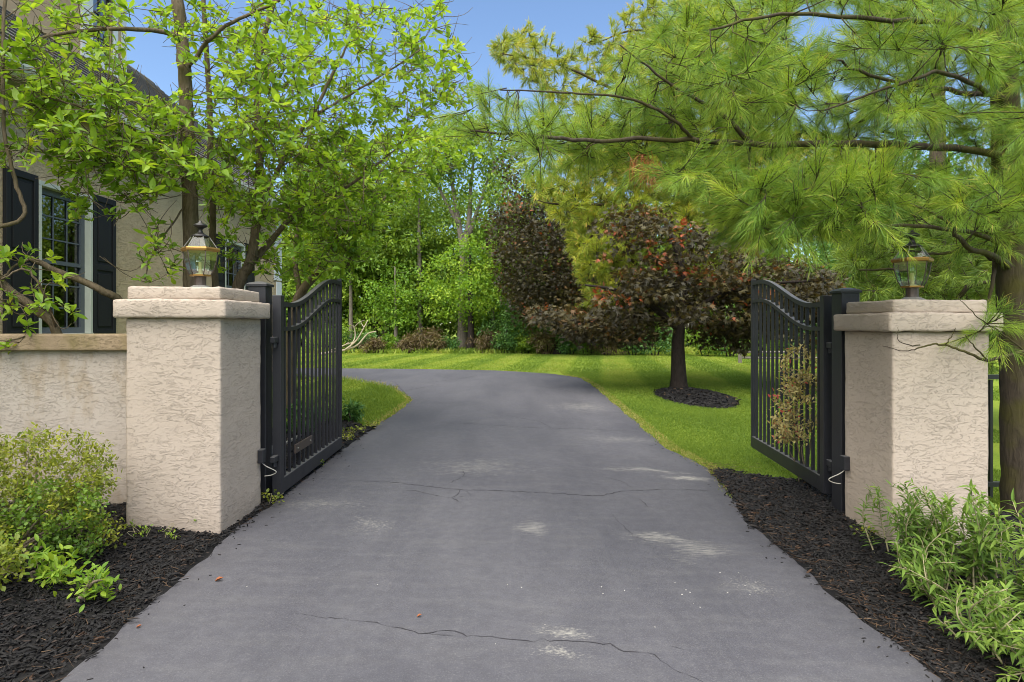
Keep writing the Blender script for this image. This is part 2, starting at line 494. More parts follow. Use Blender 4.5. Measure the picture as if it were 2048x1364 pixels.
def grow(acc, skel, att, kid=0.55, thick=0.010, tip=0.003, wig=0.10, sag=0.0, step=0.12, sides=5, rmax=0.03):
    """skel: list of (points, radii). Every attractor is joined to the nearest limb by a bent twig.
    returns end positions, end directions, path lists"""
    npos, ndir, nrad = [], [], []
    for pts, rad in skel:
        tube(acc, pts, rad, 8)
        npos.append(pts); ndir.append(nrm(np.gradient(pts, axis=0))); nrad.append(rad)
    npos = np.concatenate(npos); ndir = np.concatenate(ndir); nrad = np.concatenate(nrad)
    att = np.asarray(att)
    d0 = np.array([np.min(np.sum((npos - a) ** 2, 1)) for a in att])
    ends, dirs, paths = [], [], []
    for i in np.argsort(d0):
        a = att[i]
        k = int(np.argmin(np.sum((npos - a) ** 2, 1)))
        p0, t0, r0 = npos[k], ndir[k], nrad[k]
        L = np.linalg.norm(a - p0)
        if L < 0.002: continue
        n = max(3, int(L / step) + 2)
        c = p0 + t0 * L * 0.35 + (a - p0) * 0.25 + rng.normal(0, wig, 3) * L
        t = np.linspace(0, 1, n)[:, None]
        pts = (1 - t) ** 2 * p0 + 2 * t * (1 - t) * c + t ** 2 * a
        pts[1:-1] += rng.normal(0, wig * 0.25, (n - 2, 3)) * L / n * 2
        pts[:, 2] -= sag * L * (t[:, 0] ** 2 - t[:, 0]) * 0
        ra = min(r0 * kid, tip + thick * L, rmax)
        rr = ra + (tip - ra) * t[:, 0] ** 0.8
        tube(acc, pts, rr, sides)
        dd = nrm(np.gradient(pts, axis=0))
        npos = np.concatenate([npos, pts[1:]]); ndir = np.concatenate([ndir, dd[1:]]); nrad = np.concatenate([nrad, rr[1:]])
        ends.append(pts[-1]); dirs.append(dd[-1]); paths.append(pts)
    return np.array(ends), np.array(dirs), paths


def frames(d, up):
    y = nrm(d)
    x = np.cross(y, up); bad = np.linalg.norm(x, axis=1) < 1e-4
    x[bad] = [1, 0, 0]
    x = nrm(x); z = np.cross(x, y)
    return np.stack([x, y, z], -1)             # columns


def leaf_template(prof, length=1.0, fold=0.18, curl=0.15):
    """prof: half widths at even stations; leaf along +Y"""
    n = len(prof)
    ys = np.linspace(0, length, n)
    V, T = [], []
    for y, w in zip(ys, prof):
        c = -curl * (y / length) ** 2 * length
        V += [(-w, y, c + fold * w), (0, y, c), (w, y, c + fold * w)]
    for i in range(n - 1):
        a = 3 * i
        for s in (0, 1):
            T += [(a + s, a + s + 1, a + s + 4), (a + s, a + s + 4, a + s + 3)]
    return np.array(V), np.array(T)


OV = leaf_template([0.015, 0.17, 0.215, 0.16, 0.0])                 # ovate
OV2 = leaf_template([0.02, 0.20, 0.24, 0.15, 0.0], fold=0.45, curl=0.4)
OV3 = leaf_template([0.015, 0.13, 0.19, 0.17, 0.0], fold=0.05, curl=-0.15)
LAN = leaf_template([0.01, 0.10, 0.105, 0.06, 0.0], fold=0.3, curl=0.25)
RND = leaf_template([0.02, 0.33, 0.30, 0.0], fold=0.12, curl=0.1)
DIA = (np.array([(0, 0, 0), (-0.3, 0.45, 0.07), (0, 1, -0.05), (0.3, 0.45, 0.07)]), np.array([(0, 1, 2), (0, 2, 3)]))
# maple: five pointed lobes round the leaf base
_an = np.radians([200, 160, 138, 122, 108, 90, 72, 58, 42, 20, -20])
_rr = np.array([0.18, 0.50, 0.26, 0.72, 0.36, 0.95, 0.36, 0.72, 0.26, 0.50, 0.18])
_mv = np.stack([_rr * np.cos(_an), 0.15 + _rr * np.sin(_an), -0.12 * _rr + 0.05 * np.cos(3 * _an)], -1)
MAP = (np.concatenate([[[0, 0.15, 0.0]], _mv]), np.array([(0, i + 1, i + 2) for i in range(10)] + [(0, 11, 1)])[:, [0, 2, 1]])


def scatter(acc, tpl, pos, R, size, var):
    V, T = tpl
    n = len(pos)
    if n == 0: return
    W = np.einsum('nij,kj->nki', R, V) * np.asarray(size).reshape(-1, 1, 1) + pos[:, None]
    TT = (T[None] + (np.arange(n) * len(V))[:, None, None]).reshape(-1, 3)
    acc.add(W.reshape(-1, 3), TT, np.repeat(np.clip(var, 0, 1), len(V)))


def needles(acc, base, d, L, w, var, droop=0.12):
    n = len(base)
    d = nrm(d)
    s = nrm(np.cross(d, rng.normal(0, 1, (n, 3)))) * (np.asarray(w).reshape(-1, 1) * 0.5)
    L = np.asarray(L).reshape(-1, 1)
    z = np.array([0, 0, 1.0])
    mid = base + d * L * 0.55 - z * L * droop * 0.25
    tipp = base + d * L - z * L * droop
    V = np.stack([base - s, base + s, mid - s, mid + s, tipp], 1).reshape(-1, 3)
    T = np.array([(0, 1, 3), (0, 3, 2), (2, 3, 4)])
    TT = (T[None] + (np.arange(n) * 5)[:, None, None]).reshape(-1, 3)
    acc.add(V, TT, np.repeat(np.clip(var, 0, 1), 5))


def in_poly(poly, x, y):
    poly = np.asarray(poly, float)
    r = np.zeros(len(x), bool)
    j = len(poly) - 1
    for i in range(len(poly)):
        xi, yi = poly[i]; xj, yj = poly[j]
        c = ((yi > y) != (yj > y)) & (x < (xj - xi) * (y - yi) / (yj - yi + 1e-12) + xi)
        r ^= c
        j = i
    return r


def sample_px(poly, n, d0, d1, holes=()):
    poly = np.asarray(poly, float)
    lo, hi = poly.min(0), poly.max(0)
    out = []
    while len(out) < n:
        p = rng.uniform(lo, hi, (n * 3, 2))
        ok = in_poly(poly, p[:, 0], p[:, 1])
        for h in holes:
            ok &= ~in_poly(h, p[:, 0], p[:, 1])
        out += list(p[ok])
    out = np.array(out[:n]); d = rng.uniform(d0, d1, n)
    return np.stack([(out[:, 0] - CX) / F * d, d, EYE - (out[:, 1] - CY) / F * d], -1)


def rnd_dir(n, zb=0.0):
    v = rng.normal(0, 1, (n, 3)); v[:, 2] += zb
    return nrm(v)


# ------------------------------------------------------------------ driveway edges
LE = [G(*p) for p in ((106, 1364), (200, 1290), (280, 1227), (390, 1127), (443, 1081), (520, 1024), (560, 992), (640, 931), (690, 894), (760, 846), (800, 819), (822, 801))]
LE += [G(*p) for p in ((800, 784), (760, 773), (690, 761), (600, 753))]
RE = [G(*p) for p in ((1885, 1364), (1700, 1215), (1500, 1045), (1440, 960), (1420, 940), (1330, 894), (1280, 850), (1220, 800), (1185, 770), (1163, 757), (1120, 748.5), (1060, 744.5), (1000, 741.5), (850, 738.8), (690, 737.3))]
LE = np.array([(-2.3, -9.0), (-1.88, 1.5)] + LE); RE = np.array([(2.0, -9.0), (1.88, 1.5)] + RE)
# beyond the bend the drive leads off to the left, behind the house
LE = np.concatenate([LE, [(-12, 18.4), (-40, 18.8)]]); RE = np.concatenate([RE, [(-14, 21.8), (-40, 22.0)]])


def XL(y):
    return np.interp(y, LE[:, 1], LE[:, 0])


def XR(y):
    return np.interp(y, RE[:, 1], RE[:, 0])


def on_drive(x, y, m=0.0):
    return (x > XL(y) - m) & (x < XR(y) + m) & (y < 22.0)


def mulch_right(x, y):
    return (x > XR(y)) & (y < 6.7 - np.clip(x - 2.35, 0, 9) * 0.9) & (y > -2) & (x < 7)


def mulch_left(x, y):
    return (x < XL(y)) & (((y < 5.0) & (x > -5.5)) | ((y < 9.3 - 0.5 * np.sin(x * 3)) & (y >= 5.0) & (x > XL(y) - 1.3))) & (y > -2)


def tree_ring(x, y):
    return ((x - 4.05) / 0.72) ** 2 + ((y - 13.05) / 1.55) ** 2 < 1


# ------------------------------------------------------------------ ground
def build_ground():
    xs = np.unique(np.concatenate([[-400, -200, -100, -60, -40, -25], np.arange(-16, 16.01, 0.5), [20, 30, 45, 70, 120, 250, 400]]))
    ys = np.unique(np.concatenate([[-300, -100, -40, -15], np.arange(-6, 24.01, 0.5), [26, 30, 36, 45, 60, 100, 200, 500]]))
    X, Y = np.meshgrid(xs, ys)
    Z = gz(X, Y)
    V = np.stack([X, Y, Z], -1).reshape(-1, 3)
    nx = len(xs)
    i, j = np.meshgrid(np.arange(len(ys) - 1), np.arange(nx - 1), indexing='ij')
    a = (i * nx + j).ravel()
    T = np.concatenate([np.stack([a, a + 1, a + nx + 1], -1), np.stack([a, a + nx + 1, a + nx], -1)])
    ac = Acc(); ac.add(V, T)
    tag(ac.build('lawn', M['lawn'], smooth=True), 'mown green lawn beyond the gates', None, None, 'structure')

    # driveway
    ys = np.concatenate([np.arange(-9, 2, 0.5), np.arange(2, 12, 0.1), np.arange(12, 17, 0.1), np.arange(17, 22.0, 0.06)])
    K = 26
    V, rows = [], []
    for y in ys:
        l = float(XL(y)) + 0.02 * math.sin(y * 5.1) + 0.012 * math.sin(y * 17.3 + 1)
        r = float(XR(y)) + 0.02 * math.sin(y * 4.3 + 2) + 0.012 * math.sin(y * 14.9)
        for k in range(K + 1):
            kk = [0, 0.006][k] if k < 2 else ([1, 0.994][K - k] if k > K - 2 else k / K)
            x = l + (r - l) * kk
            z = float(gz(x, y)) + 0.014
            if k in (0, K): z -= 0.03
            V.append((x, y, z))
    W = K + 1
    i, j = np.meshgrid(np.arange(len(ys) - 1), np.arange(K), indexing='ij')
    a = (i * W + j).ravel()
    T = np.concatenate([np.stack([a, a + 1, a + W + 1], -1), np.stack([a, a + W + 1, a + W], -1)])
    ac = Acc(); ac.add(V, T)
    dr = tag(ac.build('driveway', M['asphalt'], smooth=True), 'grey sealed asphalt driveway', None, None, 'structure')

    # cracks: narrow strips pressed into the sealer
    cr = Acc()

    def crack(pxs, w=0.010, jit=0.02):
        p = np.array([G(*q) for q in pxs])
        s = np.concatenate([[0], np.cumsum(np.linalg.norm(np.diff(p, axis=0), axis=1))])
        n = max(4, int(s[-1] / 0.035))
        u = np.linspace(0, s[-1], n)
        x = np.interp(u, s, p[:, 0]); y = np.interp(u, s, p[:, 1])
        x += rng.normal(0, jit * 0.3, n); y += np.cumsum(rng.normal(0, jit * 0.35, n)) * 0.6 + rng.normal(0, jit * 0.3, n)
        tx, ty = np.gradient(x), np.gradient(y)
        l = np.hypot(tx, ty) + 1e-9
        ww = 0.62 * w * rng.uniform(0.1, 1.0, n) * np.minimum(1, 0.25 + 3 * np.minimum(u, s[-1] - u) / s[-1])
        z = gz(x, y) + 0.0165
        A = np.stack([x - ty / l * ww / 2, y + tx / l * ww / 2, z], -1)
        B = np.stack([x + ty / l * ww / 2, y - tx / l * ww / 2, z], -1)
        i = np.arange(n - 1)
        T = np.concatenate([np.stack([i, i + n, i + 1], -1), np.stack([i + 1, i + n, i + n + 1], -1)])
        cr.add(np.concatenate([A, B]), T)

    crack([(640, 960), (790, 968), (860, 975), (930, 984), (1000, 985), (1100, 990), (1200, 995), (1240, 985), (1330, 982), (1480, 985)], 0.022)
    crack([(790, 983), (830, 984), (860, 992), (905, 999)], 0.016)
    crack([(905, 999), (920, 990), (916, 983)], 0.014); crack([(905, 999), (922, 1010)], 0.02)
    crack([(885, 975), (905, 968), (928, 955), (925, 940)], 0.012); crack([(930, 985), (945, 995), (905, 999)], 0.012)
    crack([(1200, 955), (1240, 965), (1270, 982)], 0.012); crack([(1273, 1000), (1290, 1008), (1298, 1018)], 0.02)
    crack([(1218, 1025), (1250, 1060), (1270, 1080), (1310, 1098)], 0.008)
    crack([(580, 1235), (720, 1245), (770, 1255), (845, 1270), (900, 1262), (950, 1268), (1050, 1275), (1150, 1278), (1200, 1285), (1255, 1295), (1300, 1300), (1330, 1325), (1395, 1352), (1450, 1380)], 0.012, 0.025)
    crack([(845, 1270), (865, 1276), (910, 1277)], 0.007); crack([(1340, 1298), (1380, 1310)], 0.007)
    crack([(850, 845), (960, 850), (1060, 857), (1150, 858), (1300, 866)], 0.02)
    crack([(770, 770), (860, 766), (930, 757), (960, 750)], 0.03); crack([(800, 785), (850, 775), (880, 770)], 0.025)
    crack([(700, 756), (790, 765), (822, 801)], 0.03)
    crack([(1050, 770), (1120, 780), (1170, 790)], 0.02); crack([(1000, 830), (1080, 845), (1110, 862)], 0.015)
    c = cr.build('crack', M['crack'], dr)


build_ground()


# ------------------------------------------------------------------ mulch
WEDGE = (np.array([(-.5, -.5, 0), (.5, -.35, 0), (.42, .5, 0), (-.4, .42, 0), (-.35, -.3, 1), (.36, -.2, .7), (.3, .35, 1), (-.3, .3, .8)]),
         np.array([(4, 5, 6), (4, 6, 7), (0, 1, 5), (0, 5, 4), (1, 2, 6), (1, 6, 5), (2, 3, 7), (2, 7, 6), (3, 0, 4), (3, 4, 7)]))


def mulch(name, test, box, dens, label, lift=lambda x, y: 0.03, litter=0, edge=None):
    x0, x1, y0, y1 = box
    ac = Acc()
    # base sheet
    st = 0.06
    xs = np.arange(x0, x1, st); ys = np.arange(y0, y1, st)
    X, Y = np.meshgrid(xs, ys)
    Z = gz(X, Y) + lift(X, Y) + rng.normal(0, 0.004, X.shape)
    ok = test(X, Y)
    Z[~ok] = gz(X[~ok], Y[~ok]) + 0.004
    nx = len(xs)
    i, j = np.meshgrid(np.arange(len(ys) - 1), np.arange(nx - 1), indexing='ij')
    dil = ok.copy()
    for _ in range(3):
        e = dil.copy(); e[1:] |= dil[:-1]; e[:-1] |= dil[1:]; e[:, 1:] |= dil[:, :-1]; e[:, :-1] |= dil[:, 1:]; dil = e & (on_drive(X, Y, 0.06) | ok)
    keep = (dil[:-1, :-1] | dil[1:, 1:] | dil[1:, :-1] | dil[:-1, 1:]).ravel()
    a = (i * nx + j).ravel()[keep]
    T = np.concatenate([np.stack([a, a + 1, a + nx + 1], -1), np.stack([a, a + nx + 1, a + nx], -1)])
    ac.add(np.stack([X, Y, Z], -1).reshape(-1, 3), T, 0.15)
    area = (x1 - x0) * (y1 - y0)
    n = int(area * dens)
    x = rng.uniform(x0, x1, n); y = rng.uniform(y0, y1, n)
    k = test(x + rng.normal(0, 0.03, n), y) & (rng.random(n) < np.clip(4.5 / np.maximum(y, 1), 0.2, 1) ** 1.5)
    x, y = x[k], y[k]; n = len(x)
    z = gz(x, y) + lift(x, y) + rng.uniform(-0.002, 0.016, n)
    yaw = rng.uniform(0, 2 * math.pi, n)
    d = np.stack([np.cos(yaw), np.sin(yaw), rng.normal(0, 0.3, n)], -1)
    up = np.stack([rng.normal(0, 0.5, n), rng.normal(0, 0.5, n), np.ones(n)], -1)
    R = frames(d, up)
    far = np.clip(y / 4, 1, 2.5)
    S = np.stack([rng.uniform(0.003, 0.016, n), 0.012 + 0.07 * rng.random(n) ** 2.2, rng.uniform(0.002, 0.008, n)], -1) * far[:, None]
    V, T = WEDGE
    W = np.einsum('nij,nkj->nki', R, V[None] * S[:, None]) + np.stack([x, y, z], -1)[:, None]
    TT = (T[None] + (np.arange(n) * len(V))[:, None, None]).reshape(-1, 3)
    var = np.clip(rng.beta(1.6, 2.2, n), 0, 0.88); var[rng.random(n) < 0.02] = rng.uniform(0.9, 1.0)
    ac.add(W.reshape(-1, 3), TT, np.repeat(var, len(V)))
    if edge is not None:                            # a few chips strayed onto the asphalt
        k = 90
        y = rng.uniform(1.8, 8.5, k); x = edge(y) + (-1 if edge is XR else 1) * np.abs(rng.normal(0, .10, k))
        yaw = rng.uniform(0, 6.28, k)
        R2 = frames(np.stack([np.cos(yaw), np.sin(yaw), np.zeros(k)], -1), np.tile([0, 0, 1.0], (k, 1)))
        S2 = np.stack([rng.uniform(.003, .010, k), rng.uniform(.008, .035, k), rng.uniform(.002, .005, k)], -1)
        W2 = np.einsum('nij,nkj->nki', R2, V[None] * S2[:, None]) + np.stack([x, y, gz(x, y) + .0145], -1)[:, None]
        ac.add(W2.reshape(-1, 3), (T[None] + (np.arange(k) * len(V))[:, None, None]).reshape(-1, 3), np.repeat(rng.uniform(.1, .85, k), len(V)))
    if litter and edge is not None:                 # dropped pine needles along the edge
        y = rng.uniform(1.8, 7.0, litter)
        side = 1 if edge is XR else -1
        x = edge(y) + side * np.abs(rng.normal(0.0, 0.22, litter)) - side * 0.03
        k = rng.random(litter) < 1.0
        z = gz(x, y) + np.maximum(0.014, lift(x, y)) + rng.uniform(0.006, 0.018, litter)
        yaw = rng.uniform(0, 6.28, litter)
        needles(ac, np.stack([x, y, z], -1), np.stack([np.cos(yaw), np.sin(yaw), rng.normal(0, .12, litter)], -1), rng.uniform(0.04, 0.11, litter), 0.0025, rng.uniform(0.91, 1.0, litter), 0.0)
    return tag(ac.build(name, M['mulch']), label, None, None, 'stuff')


def lift_l(x, y):
    return 0.020 + 0.06 * sstep((XL(y) - x) / 0.9) * (1 - sstep((y - 4.6) / 1.5) * 0.7) + 0.012 * np.sin(x * 5 + y * 3)


def lift_r(x, y):
    return 0.020 + 0.045 * sstep((x - XR(y)) / 0.6) + 0.012 * np.sin(x * 4 - y * 3)


mulch('mulch_ground_cover', mulch_left, (-4.6, -1.2, 1.6, 9.6), 4200, 'black bark mulch round the left pillar and shrubs', lift_l, 500, XL)
mulch('mulch_ground_cover', mulch_right, (1.7, 5.2, 1.6, 7.2), 4200, 'black bark mulch in the bed below the right pillar', lift_r, 1100, XR)
mulch('mulch_ground_cover', tree_ring, (3.2, 5.0, 11.4, 14.8), 1500, 'dark mulch ring round the maple trunk on the lawn', lambda x, y: 0.02 + 0.10 * np.clip(1 - ((x - 4.05) / 0.72) ** 2 - ((y - 13.05) / 1.55) ** 2, 0, 1))


# ------------------------------------------------------------------ grass
def grass():
    ac = Acc()

    def patch(x0, x1, y0, y1, dens, h, w, extra=None, far_fade=False):
        n = int((x1 - x0) * (y1 - y0) * dens)
        x = rng.uniform(x0, x1, n); y = rng.uniform(y0, y1, n)
        ok = ~on_drive(x + rng.normal(0, 0.02, n), y, -0.03) & ~mulch_right(x, y + rng.normal(0, 0.05, n)) & ~mulch_left(x, y + rng.normal(0, .08, n)) & ~tree_ring(x, y)
        ok &= (x > -6.7) | (y > 19.4)
        px = CX + x / y * F
        ok &= (px > -60) & (px < 2110)
        if extra is not None: ok &= extra(x, y)
        x, y = x[ok], y[ok]; n = len(x)
        z = gz(x, y)
        cl = 0.5 + 0.5 * np.sin(x * 1.9 + 1.3 * np.sin(y * 1.1)) * np.sin(y * 1.3 + np.sin(x * 2.3))
        st = np.clip(0.5 + 1.5 * np.sin((x * 0.987 - y * 0.16) * 2.86), 0, 1)         # mower stripes
        d = np.stack([rng.normal(0, .45, n), rng.normal(0, .45, n), np.ones(n)], -1)
        hh = h * rng.uniform(0.55, 1.25, n)
        var = np.clip(rng.normal(0.35, 0.17, n) + 0.25 * cl - 0.1 + 0.42 * st * sstep((y - 11) / 7) - 0.08, 0, 0.9)
        edge = (np.abs(x - XR(y)) < 0.16) | (np.abs(x - XL(y)) < 0.1)
        var[edge & (rng.random(n) < 0.45)] = 0.97
        needles(ac, np.stack([x, y, z], -1), d, hh, w * rng.uniform(0.7, 1.3, n), var, 0.35)

    patch(1.9, 5.5, 5.6, 8.5, 7500, 0.05, 0.0045)
    patch(1.9, 7.5, 8.5, 12.5, 4200, 0.05, 0.007)
    patch(1.9, 12, 12.5, 20, 1500, 0.05, 0.011)
    patch(-14, 24, 20, 33.5, 330, 0.055, 0.022)
    patch(-4.8, -1.2, 9.0, 17.6, 2400, 0.07, 0.009)
    # unmown fringe at the bend of the drive
    patch(-5.5, -1.2, 11.8, 17.4, 700, 0.24, 0.008, lambda x, y: (np.abs(x - XL(y)) < 0.6) & (x < -2.3))
    # rough edge where the lawn meets the woods
    patch(-14, 24, 32.5, 36, 130, 0.45, 0.04)
    tag(ac.build('grass', M['grass']), 'mown grass blades of the lawn', None, None, 'stuff')


grass()


# ------------------------------------------------------------------ masonry, gates, lanterns
def pillar(cx0, cx1, y0, y1, zb, ztop, label):
    cx, cy = (cx0 + cx1) / 2, (y0 + y1) / 2
    w, d = (cx1 - cx0) / 2, (y1 - y0) / 2
    root = thing('gate_pillar', (cx, cy, zb), label, 'gate pillar', 'stucco gate pillars')
    H = ztop - zb
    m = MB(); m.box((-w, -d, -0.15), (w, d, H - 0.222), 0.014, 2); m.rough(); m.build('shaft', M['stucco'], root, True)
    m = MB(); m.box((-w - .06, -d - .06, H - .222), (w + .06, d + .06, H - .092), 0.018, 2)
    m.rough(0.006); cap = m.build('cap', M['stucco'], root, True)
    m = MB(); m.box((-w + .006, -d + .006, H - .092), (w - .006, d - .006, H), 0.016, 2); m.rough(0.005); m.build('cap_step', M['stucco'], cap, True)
    return root


pillar(-2.640, -1.972, 4.41, 5.157, 0.0, 1.772, 'left beige stucco gate pillar beside the low garden wall')
pillar(2.729, 3.396, 4.34, 4.95, -0.09, 1.677, 'right beige stucco gate pillar behind the leafy green perennials')


def lantern(c, label, s=1.0, rz=0.0):
    root = thing('lantern', c, label, 'lantern', 'lanterns on the gate pillars', rz)
    root.scale = (0.84, 0.84, 1)
    o = (0, 0)
    m = MB()
    m.prism([ring(o, .105 * s, 8, 0), ring(o, .10 * s, 8, .012 * s), ring(o, .062 * s, 8, .03 * s)]); m.build('base', M['zinc'], root)
    m = MB(); m.prism([ring(o, .052 * s, 12, .028 * s), ring(o, .050 * s, 12, .05 * s), ring(o, .052 * s, 12, .095 * s), ring(o, .062 * s, 12, .105 * s)])
    m.build('neck', M['brown_metal'], root, False)
    zs = [.105, .15, .22, .29]; rs = [.085, .112, .135, .146]
    n = 6
    for i in range(n):
        m = MB()
        a0, a1 = 2 * math.pi * i / n, 2 * math.pi * (i + 1) / n
        for k in range(3):
            q = []
            for (r, z) in ((rs[k], zs[k]), (rs[k + 1], zs[k + 1])):
                q.append([(r * s * math.cos(a), r * s * math.sin(a), z * s) for a in (a0, a1)])
            m.quad(q[0][0], q[0][1], q[1][1], q[1][0])
        m.build('pane', M['lamp_glass'], root)
        ac = Acc()
        tube(ac, [(r * 1.005 * s * math.cos(a0), r * 1.005 * s * math.sin(a0), z * s) for r, z in zip(rs, zs)], [.0045 * s] * 4, 5)
        ac.build('rib', M['brown_metal'], root, origin=(0, 0, 0), smooth=True)
    m = MB(); m.prism([ring(o, r * s, 6, z * s) for r, z in ((.148, .286), (.165, .292), (.168, .306), (.158, .316), (.150, .318))]); m.build('band', M['brass'], root)
    m = MB(); m.prism([ring(o, .09 * s, 6, .1 * s), ring(o, .092 * s, 6, .112 * s)]); m.build('bottom_plate', M['brass'], root)
    for i in range(n):
        a0, a1 = 2 * math.pi * i / n, 2 * math.pi * (i + 1) / n
        m = MB()
        m.quad(*[(r * s * math.cos(a), r * s * math.sin(a), z * s) for r, z, a in ((.142, .318, a0), (.142, .318, a1), (.075, .40, a1), (.075, .40, a0))])
        m.build('roof_pane', M['roof_glass'], root)
        ac = Acc(); tube(ac, [(.143 * s * math.cos(a0), .143 * s * math.sin(a0), .317 * s), (.076 * s * math.cos(a0), .076 * s * math.sin(a0), .401 * s)], [.0035 * s] * 2, 5)
        ac.build('rib', M['zinc'], root, origin=(0, 0, 0))
    m = MB(); m.prism([ring(o, r * s, 16, z * s) for r, z in ((.078, .398), (.082, .405), (.05, .42), (.024, .435), (.018, .455), (.03, .468), (.058, .480), (.062, .488), (.05, .497), (.02, .510), (.012, .522), (.004, .527))])
    m.build('finial', M['lantern_dark'], root, True)
    m = MB(); m.prism([ring(o, .05 * s, 12, .112 * s), ring(o, .046 * s, 12, .118 * s), ring(o, .016 * s, 12, .125 * s), ring(o, .016 * s, 12, .205 * s), ring(o, .012 * s, 12, .21 * s)])
    cs = m.build('candle_sleeve', M['cream'], root, False)
    m = MB(); m.prism([ring(o, r * s, 10, z * s) for r, z in ((.008, .21), (.016, .225), (.017, .245), (.010, .27), (.002, .285))]); m.build('bulb', M['lamp_glass'], cs, True)
    return root


lantern((-2.292, 4.78, 1.772), 'hexagonal brass and glass lantern on the left pillar', 1.0, 0.22)
lantern((3.06, 4.64, 1.677), 'hexagonal lantern on the right pillar, half hidden under pine branches', 1.0, 0.75)


def gate(base, rz, flip, label, extra):
    root = thing('driveway_gate', base, label, 'gate', 'open black driveway gates', rz)
    L, zb = 2.10, 0.05 - base[2]
    B = M['black_metal']
    zt = lambda u: 1.700 - base[2] + 0.315 * sstep((u - 0.30) / 1.50)

    def sweep(u0, u1, zf, hgt, th, name):
        us = np.linspace(u0, u1, 26)
        m = MB()
        m.prism([[(u, -th, zf(u) - hgt), (u, th, zf(u) - hgt), (u, th, zf(u)), (u, -th, zf(u))] for u in us])
        m.build(name, B, root)
    m = MB(); m.box((0, -.038, zb), (.085, .038, 1.754 - base[2]), .003); m.build('hinge_stile', B, root)
    m = MB(); m.box((L - .05, -.025, zb + .004), (L, .025, 2.045 - base[2]), .003); m.build('latch_stile', B, root)
    sweep(.087, L - .052, zt, .042, .022, 'top_rail')
    sweep(.087, L - .052, lambda u: zt(u) - .215, .036, .022, 'middle_rail')
    m = MB(); m.box((.087, -.028, zb + .002), (L - .052, .028, zb + .132), .003); m.build('bottom_rail', B, root)
    n = 14
    for i in range(n):
        u = .087 + (L - .14) * (i + 0.75) / (n + 0.5)
        m = MB(); m.box((u - .0125, -.0125, zb + .128), (u + .0125, .0125, float(zt(u)) - .02), .0015); m.build('picket', B, root)
    for z in (0.35, 1.35):
        m = MB(); m.box((-.10, -.02, z), (-.002, .02, z + .05), .004); m.prism([ring((-.05, 0), .018, 10, z - .04), ring((-.05, 0), .018, 10, z - .003)]); m.build('hinge', B, root)
    if extra:
        m = MB(); m.box((.36, -.046, .335), (.86, -.030, .415), .002)
        pl = m.build('latch_plate', M['brown_metal'], root)
        for u in (.42, .80):
            m = MB(); m.prism([[(u + .008 * math.cos(a), -.0465, .375 + .008 * math.sin(a)) for a in np.linspace(0, 6.283, 9)[:-1]], [(u + .006 * math.cos(a), -.052, .375 + .006 * math.sin(a)) for a in np.linspace(0, 6.283, 9)[:-1]]])
            m.build('bolt', M['zinc'], pl)
    return root


gl = gate((-1.895, 5.30, 0.0), math.radians(90), 1, 'left open black metal gate leaf with a bronze latch plate', True)
gate((2.815, 5.36, -0.05), math.atan2(2.10, 0.20), -1, 'right open black metal gate leaf with a dry shrub behind it', False)


def gate_post(cx, cy, zb, zt, label):
    root = thing('gate_post', (cx, cy, zb), label, 'post', 'black gate posts')
    w = .075
    m = MB(); m.box((-w, -w, -.1), (w, w, zt - zb - .03), .004); m.build('shaft', M['black_metal'], root)
    h = zt - zb
    m = MB(); m.prism([[(sx * a, sy * a, z) for sx, sy in ((-1, -1), (1, -1), (1, 1), (-1, 1))] for a, z in ((w + .012, h - .0295), (w + .012, h - .012), (w - .004, h), (.02, h + .014))]); m.build('cap', M['black_metal'], root)


gate_post(-2.062, 5.375, 0, 1.86, 'square black post behind the left pillar')
gate_post(2.830, 5.12, -.09, 1.79, 'square black post behind the right pillar')


def control_box(c, label, sgn):
    root = thing('control_box', c, label, 'box', 'small boxes on the gate pillars')
    m = MB(); m.box((-.022, -.035, -.055), (.022, .035, .055), .004); m.build('housing', M['black_metal'], root)
    ac = Acc()
    pts = smooth_line([(0, 0, -.055), (sgn * .03, 0.02, -.09), (sgn * .10, .05, -.14), (sgn * .06, .06, -.17), (0, .06, -.18)], per=6)
    tube(ac, pts, np.full(len(pts), .004), 6); ac.build('cable', M['white_cable'], root, origin=(0, 0, 0), smooth=True)


control_box((-1.948, 5.11, 0.43), 'small black box with a white cable on the left pillar', 1)
control_box((2.705, 4.90, 0.42), 'small black box with a white cable on the right pillar', -1)

# gate opener behind the left leaf
root = thing('gate_opener', (-2.06, 5.5, 0.36), 'pale gate opener arm behind the left gate leaf', 'gate opener')
m = MB(); m.box((-.03, 0, -.03), (.03, .35, .04), .006); m.build('motor', M['white_paint'], root)
m = MB(); m.box((-.012, .35, -.008), (.012, .95, .016), .003); m.build('arm', M['zinc'], root)

# low garden wall
root = thing('garden_wall', (-4.6, 5.05, 0), 'low pale stucco garden wall with brown coping left of the pillar', 'wall')
m = MB(); m.box((-4.0, -.10, -.2), (1.95, .16, 1.30), .01, 2); m.build('wall', M['stucco_wall'], root)
m = MB(); m.box((-4.05, -.17, 1.30), (1.955, .23, 1.428), .016, 2); m.build('coping', M['stucco_coping'], root)
# black fence right of the right pillar
root = thing('metal_fence', (4.26, 5.62, -.11), 'black metal fence running right from behind the right pillar', 'fence')
m = MB(); m.box((0.02, 0, -.1), (.10, .08, 1.21), .003); m.build('post', M['black_metal'], root)
m = MB(); m.box((.10, .02, 1.12), (3.2, .06, 1.16)); m.build('rail', M['black_metal'], root)
m = MB(); m.box((.10, .02, .15), (3.2, .06, .19)); m.build('rail', M['black_metal'], root)
for i in range(24):
    m = MB(); m.box((.17 + i * .125, .027, .05), (.195 + i * .125, .053, 1.115)); m.build('picket', M['black_metal'], root)


